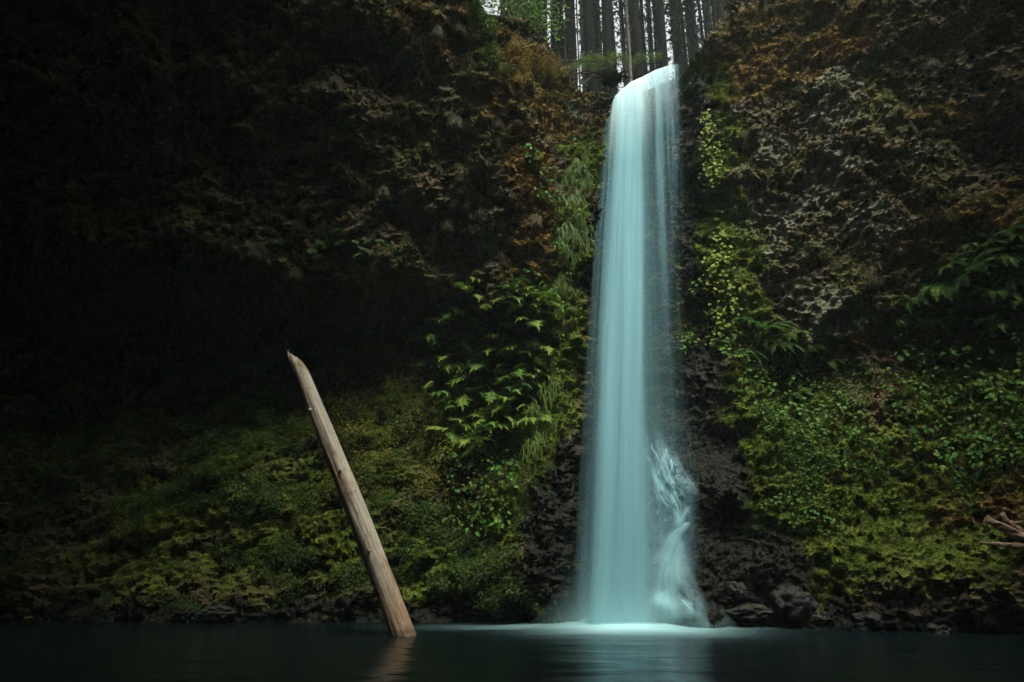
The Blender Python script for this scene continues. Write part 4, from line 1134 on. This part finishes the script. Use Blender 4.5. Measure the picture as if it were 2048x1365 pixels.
for k, (a, b) in enumerate(DEAD):
    A, B = at(*a, 18.2 + .08 * (k % 4)), at(*b, 18.4 - .07 * (k % 3))
    path = np.array([A + (B - A) * s + np.array([0, 0, .08 * math.sin(3 * s + k)]) for s in np.linspace(0, 1, 7)])
    g = Geo(); g.add(*tube(path - A, np.linspace(.030, .010, 7), 5, .12, seed=k))
    for q in range(3):
        s = random.uniform(.3, .9); o = A + (B - A) * s; e = o + np.array([random.uniform(-.25, .25), random.uniform(-.2, .1), random.uniform(-.1, .3)])
        g.add(*tube(np.array([o, (o + e) / 2 + .02, e]) - A, [.010, .007, .003], 4, caps=False))
    o = add_obj('dead_branch', g.mesh('dead_branch', [M_TWIG]), loc=A)
    tag(o, 'bare dead branch in the tangle left of the fall lip', 'branch', 'dead branches left of the fall lip')

# ------------------------------------------------------------------ forest behind the rim
def conifer_trunk(seed, r0, H, pale=False):
    r = np.random.default_rng(seed); zs = np.linspace(-1.0, H, 46)
    path = np.stack([.05 * np.sin(zs * .35 + seed), .05 * np.cos(zs * .3 + seed * 2), zs], 1)
    g = Geo(); g.add(*tube(path, r0 * (1 - .55 * np.clip(zs, 0, H) / H) * (1 + .35 * np.exp(-np.clip(zs, 0, 9) * 1.6)), 11, .045, seed=seed))
    return g.mesh('conifer_trunk', [M_BARKP if pale else M_BARK], True)
def stub_mesh(seed, H, n, r0, lmax):
    r = np.random.default_rng(seed); g = Geo()
    for k in range(n):
        h = r.uniform(1.0, H * .72); a = r.uniform(0, 6.28); l = r0 + lmax * r.uniform(.15, 1)
        d = np.array([math.cos(a), math.sin(a), 0])
        o = np.array([0, 0, h]) + d * r0 * .6
        e = d * l + np.array([0, 0, h - l * r.uniform(-.1, .45)])
        g.add(*tube([o, (o + e) / 2 + np.array([0, 0, .04]), e], [.022, .014, .005], 4, caps=False))
    return g.mesh('dead_stubs', [M_BARK])
def crown_mesh(seed, z0, z1, rad, n, size):
    r = np.random.default_rng(seed); h = r.random(n) ** .8
    lay = np.floor(h * 26) / 26 + r.normal(size=n) * .006
    a = r.uniform(0, 6.28, n); rr = rad * (1 - .85 * h) * np.sqrt(r.random(n))
    C = np.stack([np.cos(a) * rr, np.sin(a) * rr, z0 + (z1 - z0) * lay - rr * .25], 1)
    V, F = scatter_leaves(C, np.tile([0, 0, 1.0], (n, 1)), size * r.uniform(.6, 1.3, n), r, .45, .5)
    return mesh_np('needle_crown', V, F, [ML['needle']])
CROWN = [crown_mesh(300 + k, 13, 27, 1.7, 900, .34) for k in range(3)]
THIN = [crown_mesh(310 + k, 1.5, 24, 1.0, 1500, .20) for k in range(3)]
STUB = [stub_mesh(320 + k, 26, 60, .2, .9) for k in range(4)]
SPANS = [(0, 38, 0), (45, 112, 0), (135, 222, 0), (232, 288, 0), (303, 317, 1), (322, 366, 0), (380, 432, 0), (446, 514, 0), (575, 690, 0), (705, 722, 0), (766, 880, 0), (925, 1042, 0), (1095, 1134, 0),
         (1140, 1178, 1), (1190, 1268, 0), (1288, 1326, 0), (1362, 1400, 0), (1438, 1530, 0), (1555, 1598, 0), (1640, 1686, 0), (1745, 1800, 0), (1812, 1850, 0), (1862, 1914, 0), (1945, 2000, 0), (2005, 2060, 0)]
bigs = [s for s in SPANS if s[1] - s[0] > 75]
ORD = ['first', 'second', 'third', 'fourth', 'fifth', 'sixth', 'seventh', 'eighth', 'ninth']
for k, (a, b, pale) in enumerate(SPANS):
    px = 1000 + (a + b) / 2 / 4.551; wpx = (b - a) / 4.551
    Y = 23.0 + (k * 7 % 5) * .7 if wpx > 16 else 26.0 + (k * 5 % 7) * 1.1
    q = at(px, 66, Y); rad = wpx * .5 * (Y / ray(px, 66)[1]) / FPX * .9
    zb = ground_at(q[0], Y)
    if pale: lb = 'thin pale grey trunk left of the maple saplings' if k < 8 else 'pale grey weathered trunk behind the fall lip'
    elif (a, b, pale) in bigs: lb = ORD[bigs.index((a, b, pale))] + ' thick dark conifer trunk from the left above the fall'
    else: lb = 'slender dark conifer trunk above the fall'
    t = thing('conifer_tree', lb, 'tree', (q[0], Y, zb), group='conifers above the fall')
    add_obj('trunk', conifer_trunk(400 + k, rad, 28, pale), t)
    add_obj('dead_branches', STUB[k % 4], t, scale=(1, 1, 1), rot=(0, 0, k * 1.3), kind='stuff')
    add_obj('crown', CROWN[k % 3], t, rot=(0, 0, k * 2.1), kind='stuff')
for k in range(70):
    Y = random.uniform(29, 46); px = random.uniform(955, 1130) if k < 28 else (random.uniform(1130, 1380) if k < 58 else random.uniform(1380, 1480)); q = at(px, 60, Y)
    t = thing('conifer_tree', 'thin far conifer with ragged foliage behind the thick trunks', 'tree', (q[0], Y, ground_at(q[0], Y)), group='far conifers above the fall')
    add_obj('trunk', conifer_trunk(500 + k, random.uniform(.12, .28), 26), t)
    add_obj('crown', THIN[k % 3], t, rot=(0, 0, k * 1.7), scale=(random.uniform(.6, 1.1),) * 2 + (1,), kind='stuff')

# ------------------------------------------------------------------ leaning log
def log_mat():
    t = NT('weathered_wood'); p = t.pos()
    g1 = t.noise(t.scaled(p, (9, 9, .55)), 2.2, 8, .68, .4)
    g2 = t.noise(t.scaled(p, (26, 26, 1.4)), 2.0, 6, .7)
    pt = t.noise(t.scaled(p, (1.6, 1.6, .8)), 1.6, 5, .6)
    c = t.ramp(g1, [(.28, (.20, .172, .118)), (.48, (.37, .33, .245)), (.70, (.46, .43, .345))])
    c = t.mix(t.mapr(pt, .50, .62, 0, .75), c, (.17, .095, .042))
    c = t.mix(t.mapr(pt, .46, .36, 0, .6), c, (.29, .285, .25))
    c = t.mix(t.mapr(g2, .36, .27, 0, .8), c, (.035, .025, .018))
    sep = t.n('SeparateXYZ', {0: p}).outputs[2]
    c = t.mix(t.mapr(sep, 2.6, .9, 0, .62), c, (.24, .105, .036))
    c = t.mix(t.mapr(sep, 1.02, .82, 0, .7), c, (.05, .030, .016))
    mo = t.noise(p, 7.0, 6, .7)
    c = t.mix(t.mapr(mo, .5, .68, 0, .5), c, (.36, .345, .29))
    c = t.mix(t.mapr(mo, .42, .3, 0, .6), c, (.085, .062, .035))
    b = t.n('Bump', {'Height': t.math('ADD', t.math('MULTIPLY', g1, .5), t.math('ADD', t.math('MULTIPLY', g2, .4), t.math('MULTIPLY', mo, .6))), 'Strength': .8, 'Distance': .03}).outputs[0]
    return t.done(t.n('BsdfPrincipled', {'Base Color': c, 'Roughness': .75, 'Normal': b, 'Specular IOR Level': .25}).outputs[0])
M_LOG = log_mat()
def leaning_log():
    A, B = at(806, 1275, 14.6), at(583, 700, 14.0)
    A = A + (A - B) * .12
    L = np.linalg.norm(B - A); axis = (B - A) / L
    n, m = 56, 240
    ts = np.linspace(0, 1, m); ang = np.linspace(0, 2 * math.pi, n, endpoint=False)
    rad = np.interp(ts, [0, .10, .5, .9, .97, 1.0], [.240, .234, .205, .150, .135, .100])
    TT, AA = np.meshgrid(ts, ang, indexing='ij')
    q = np.stack([np.cos(AA) * 1.2, np.sin(AA) * 1.2, TT * L * .35], -1).reshape(-1, 3)
    bump_ = .014 * fbm(q * 1.6, 4, 3).reshape(m, n)
    spir = np.stack([np.cos(AA + TT * .7) * 5, np.sin(AA + TT * .7) * 5, TT * L * .35], -1).reshape(-1, 3)
    crack = -.012 * sstep(.12, .0, np.abs(perlin(spir, 5))).reshape(m, n)
    # long strips of bark that have come away
    strip = .006 * sstep(-.05, .05, fbm(np.stack([np.cos(AA) * 1.3, np.sin(AA) * 1.3, TT * L * .5], -1).reshape(-1, 3), 3, 77)).reshape(m, n)
    rr = rad[:, None] + (bump_ + crack * .8 + strip) * np.clip(rad / .2, .3, 1)[:, None]
    # splintered tip: one side runs higher
    top = TT * L - .30 * sstep(.90, 1.0, TT) * (1 + np.cos(AA - .1)) * .5 + .10 * sstep(.96, 1.0, TT) * perlin(np.stack([np.cos(AA) * 3, np.sin(AA) * 3, AA * 0], -1).reshape(-1, 3), 8).reshape(m, n)
    bend = .05 * np.sin(TT * 3.1)
    V = np.stack([rr * np.cos(AA) + bend, rr * np.sin(AA), top], -1).reshape(-1, 3)
    i = np.arange(m * n).reshape(m, n)
    F = np.stack([i[:-1], np.roll(i[:-1], -1, 1), np.roll(i[1:], -1, 1), i[1:]], -1).reshape(-1, 4)
    qz = Vector((0, 0, 1)).rotation_difference(Vector(axis))
    t = thing('leaning_log', 'weathered bare log leaning up out of the pool', 'log', A, qz)
    add_obj('trunk', mesh_np('log_trunk', V, F, [M_LOG], True), t)
    for k in range(3):
        a = random.uniform(2.2, 4.6); o = np.array([.10 * math.cos(a), .10 * math.sin(a), L * .965])
        g = Geo(); g.add(*tube([o, o + np.array([0, 0, .12]), o * np.array([.9, .9, 1]) + np.array([0, 0, random.uniform(.16, .30)])], [.045, .03, .004], 5, .15, seed=k))
        add_obj('splinter', g.mesh('log_splinter', [M_LOG]), t)
    for k, (h, a) in enumerate([(L * .60, -1.2), (L * .36, -1.4), (L * .27, -.7), (L * .80, -1.9)]):
        g = Geo(); rr_ = np.interp(h / L, ts, rad); d_ = np.array([math.cos(a), math.sin(a), 0])
        g.add(*tube([d_ * rr_ * .8 + np.array([0, 0, h]), d_ * (rr_ + .03) + np.array([0, 0, h + .02]), d_ * (rr_ + .045) + np.array([0, 0, h + .05])], [.045, .032, .012], 7, .12, seed=k))
        add_obj('knot', g.mesh('log_knot', [M_LOG]), t)
leaning_log()

# ------------------------------------------------------------------ driftwood on the right bank
def driftwood():
    p0, nn = cast(2030, 1085)
    Y = p0.y - .35
    t = thing('driftwood', 'broken forked driftwood lying on the mossy right bank', 'driftwood', (p0.x, Y, p0.z))
    b = np.array([p0.x, Y, p0.z])
    def limb(name, pts, rads, seed):
        path = np.array([at(px, py, Y + dy) - b for px, py, dy in pts]); k = np.linspace(0, len(path) - 1, 14)
        path = np.stack([np.interp(k, np.arange(len(path)), path[:, a]) for a in range(3)], 1)
        path = np.stack([gsmooth(path[:, a], 1.2, 0) for a in range(3)], 1)
        g = Geo(); g.add(*tube(path, np.interp(k, np.arange(len(rads)), rads), 9, .13, seed=seed)); add_obj(name, g.mesh(name, [M_LOG]), t)
    limb('trunk', [(2110, 1110, -.1), (2048, 1078, -.1), (2005, 1055, -.15), (1966, 1036, -.1)], [.13, .115, .085, .06], 1)
    limb('branch', [(2055, 1075, .1), (2026, 1052, .05), (2010, 1040, .05), (2004, 1024, .1)], [.08, .065, .06, .045], 2)
    limb('branch', [(2080, 1045, .3), (2048, 1046, .25), (2026, 1048, .2), (2021, 1040, .2)], [.05, .045, .04, .02], 3)
    limb('branch', [(2090, 1100, -.1), (2040, 1092, -.15), (2000, 1090, -.2), (1956, 1085, -.15)], [.07, .06, .045, .02], 4)
driftwood()

# ------------------------------------------------------------------ boulders along the shore
def boulder_mat():
    t = NT('wet_boulder'); p = t.pos()
    n1 = t.noise(p, 3.0, 8, .7); n2 = t.noise(p, 14.0, 6, .7)
    c = t.ramp(n1, [(.3, (.005, .006, .006)), (.55, (.015, .018, .018)), (.75, (.032, .036, .035))])
    up = t.n('SeparateXYZ', {0: t.n('NewGeometry').outputs['Normal']}).outputs[2]
    c = t.mix(t.math('MULTIPLY', t.mapr(n2, .5, .6), t.mapr(up, .2, .8, 0, .7)), c, (.05, .062, .014))
    b = t.n('Bump', {'Height': t.math('ADD', n1, t.math('MULTIPLY', n2, .5)), 'Strength': .8, 'Distance': .06}).outputs[0]
    return t.done(t.n('BsdfPrincipled', {'Base Color': c, 'Roughness': t.mapr(n2, .35, .65, .3, .7), 'Normal': b, 'Specular IOR Level': .12}).outputs[0])
M_BOULDER = boulder_mat()
BLD = [(1592, 1204, 36, 30, 'round grey boulder at the water edge right of the fall'), (1500, 1222, 52, 15, 'low flat wet slab between the fall and the round boulder'), (1476, 1180, 19, 16, 'pale rough rock above the flat slab'),
       (1745, 1236, 30, 15, 'dark stone at the shore under the right bank'), (1880, 1256, 26, 11, 'half sunk stone near the right end of the shore'),
       (885, 1216, 28, 16, 'wet grey stone at the shore between log and fall'), (1005, 1216, 26, 18, 'dark wet stone left of the foam'), (440, 1222, 44, 12, 'long dark stone at the left shore'),
       (1640, 1232, 22, 10, 'small stone right of the round boulder')]
for k, (px, py, rx, rz, lb) in enumerate(BLD):
    p, nn = cast(px, py); s = p.y / FPX * 1.04
    o = add_obj('boulder', lump('boulder', (rx * s, rx * s * .8, rz * s), 30 + k, M_BOULDER, 5, .30, 2.0), None, p + Vector((0, .12, -.03)), (0, 0, k * 1.1))
    tag(o, lb, 'rock', 'boulders along the shore')
lf = add_obj('fallen_leaf', leaf_mesh('fallen_leaf', .22, .12, ML['yellow']), None, Vector(at(45, 1240, 16.4)) + Vector((0, 0, .03)), (0.15, -.1, .4))
tag(lf, 'pale fallen leaf on the shore at the left edge', 'leaf')

# ------------------------------------------------------------------ unseen firs added behind the viewer, tallest at left, to shade pool and banks
FIR = [crown_mesh(600 + k, 6, 46, 3.4, 5200, .75) for k in range(2)]
FTR = conifer_trunk(610, .5, 46)
for k in range(17):
    x = -20 + k * 2.35 + random.uniform(-.4, .4); Y = -5.5 - (k % 2) * 2.4
    t = thing('shade_fir', 'unseen fir added behind the viewer to shade the pool and banks', 'tree', (x, Y, .2), group='firs on the near bank')
    add_obj('trunk', FTR, t); add_obj('crown', FIR[k % 2], t, rot=(0, 0, k * 1.9), scale=(1, 1, float(np.interp(x, [-20, .2, 2.4, 5, 9, 20], [1.6, 1.55, .90, .80, .90, 1.15])) * random.uniform(.96, 1.04)), kind='stuff')

# ------------------------------------------------------------------ thin haze added through the gorge to lift the blackest shadows
def haze():
    lo, hi = (-32, -26, -2.6), (29, 62, 62)
    V = [(x, y, z) for x in (lo[0], hi[0]) for y in (lo[1], hi[1]) for z in (lo[2], hi[2])]
    F = [(0, 1, 3, 2), (4, 6, 7, 5), (0, 4, 5, 1), (2, 3, 7, 6), (0, 2, 6, 4), (1, 5, 7, 3)]
    t = NT('shadow_lift_haze')
    v = t.n('VolumePrincipled', {'Color': (.72, .92, .86), 'Density': .0011, 'Anisotropy': 0.0})
    t.t.links.new(v.outputs[0], t.out.inputs[1])
    o = add_obj('haze', mesh_np('haze', V, F, [t.m]), kind='stuff')
    tag(o, 'thin haze added through the gorge to lighten its shadows', 'haze')
haze()

# ------------------------------------------------------------------ say which one: things of a kind get their own place words
NUM = ['first', 'second', 'third', 'fourth', 'fifth', 'sixth', 'seventh', 'eighth', 'ninth', 'tenth', 'eleventh', 'twelfth', 'thirteenth', 'fourteenth', 'fifteenth', 'sixteenth', 'seventeenth', 'eighteenth', 'nineteenth', 'twentieth']
def pix(o):
    p = o.matrix_basis.translation; d = Vector((p.x, p.y, p.z - CAM_Z)); dep = d.y * CP + d.z * SP
    return 1024 + FPX * d.x / dep, 682.5 - FPX * (d.z * CP - d.y * SP) / dep
byl = {}
for o in col.objects:
    if o.parent is None and 'label' in o and 'group' in o and o['group'] != 'firs on the near bank': byl.setdefault(o['label'], []).append(o)
for lb, os_ in byl.items():
    if len(os_) < 2: continue
    zones = {'': os_}
    if len(os_) > 14:
        py = np.array([pix(o)[1] for o in os_]); q1, q2 = np.quantile(py, [1 / 3, 2 / 3]); zones = {}
        flat = 'trunk' in lb or 'conifer' in lb
        for o, y in zip(os_, py): zones.setdefault('' if flat else (', top row' if y < q1 else ', middle row' if y < q2 else ', bottom row'), []).append(o)
    for zn, lst in zones.items():
        lst.sort(key=lambda o: pix(o)[0]); n = len(lst)
        for k, o in enumerate(lst):
            if k < n / 2: w = 'leftmost' if k == 0 else (NUM[k] if k < 20 else None); side = ' from left'
            else: w = 'rightmost' if k == n - 1 else (NUM[n - 1 - k] if n - 1 - k < 20 else None); side = ' from right'
            if w is None: continue
            o['label'] = lb + zn + ', ' + (w if w.endswith('most') else w + side)
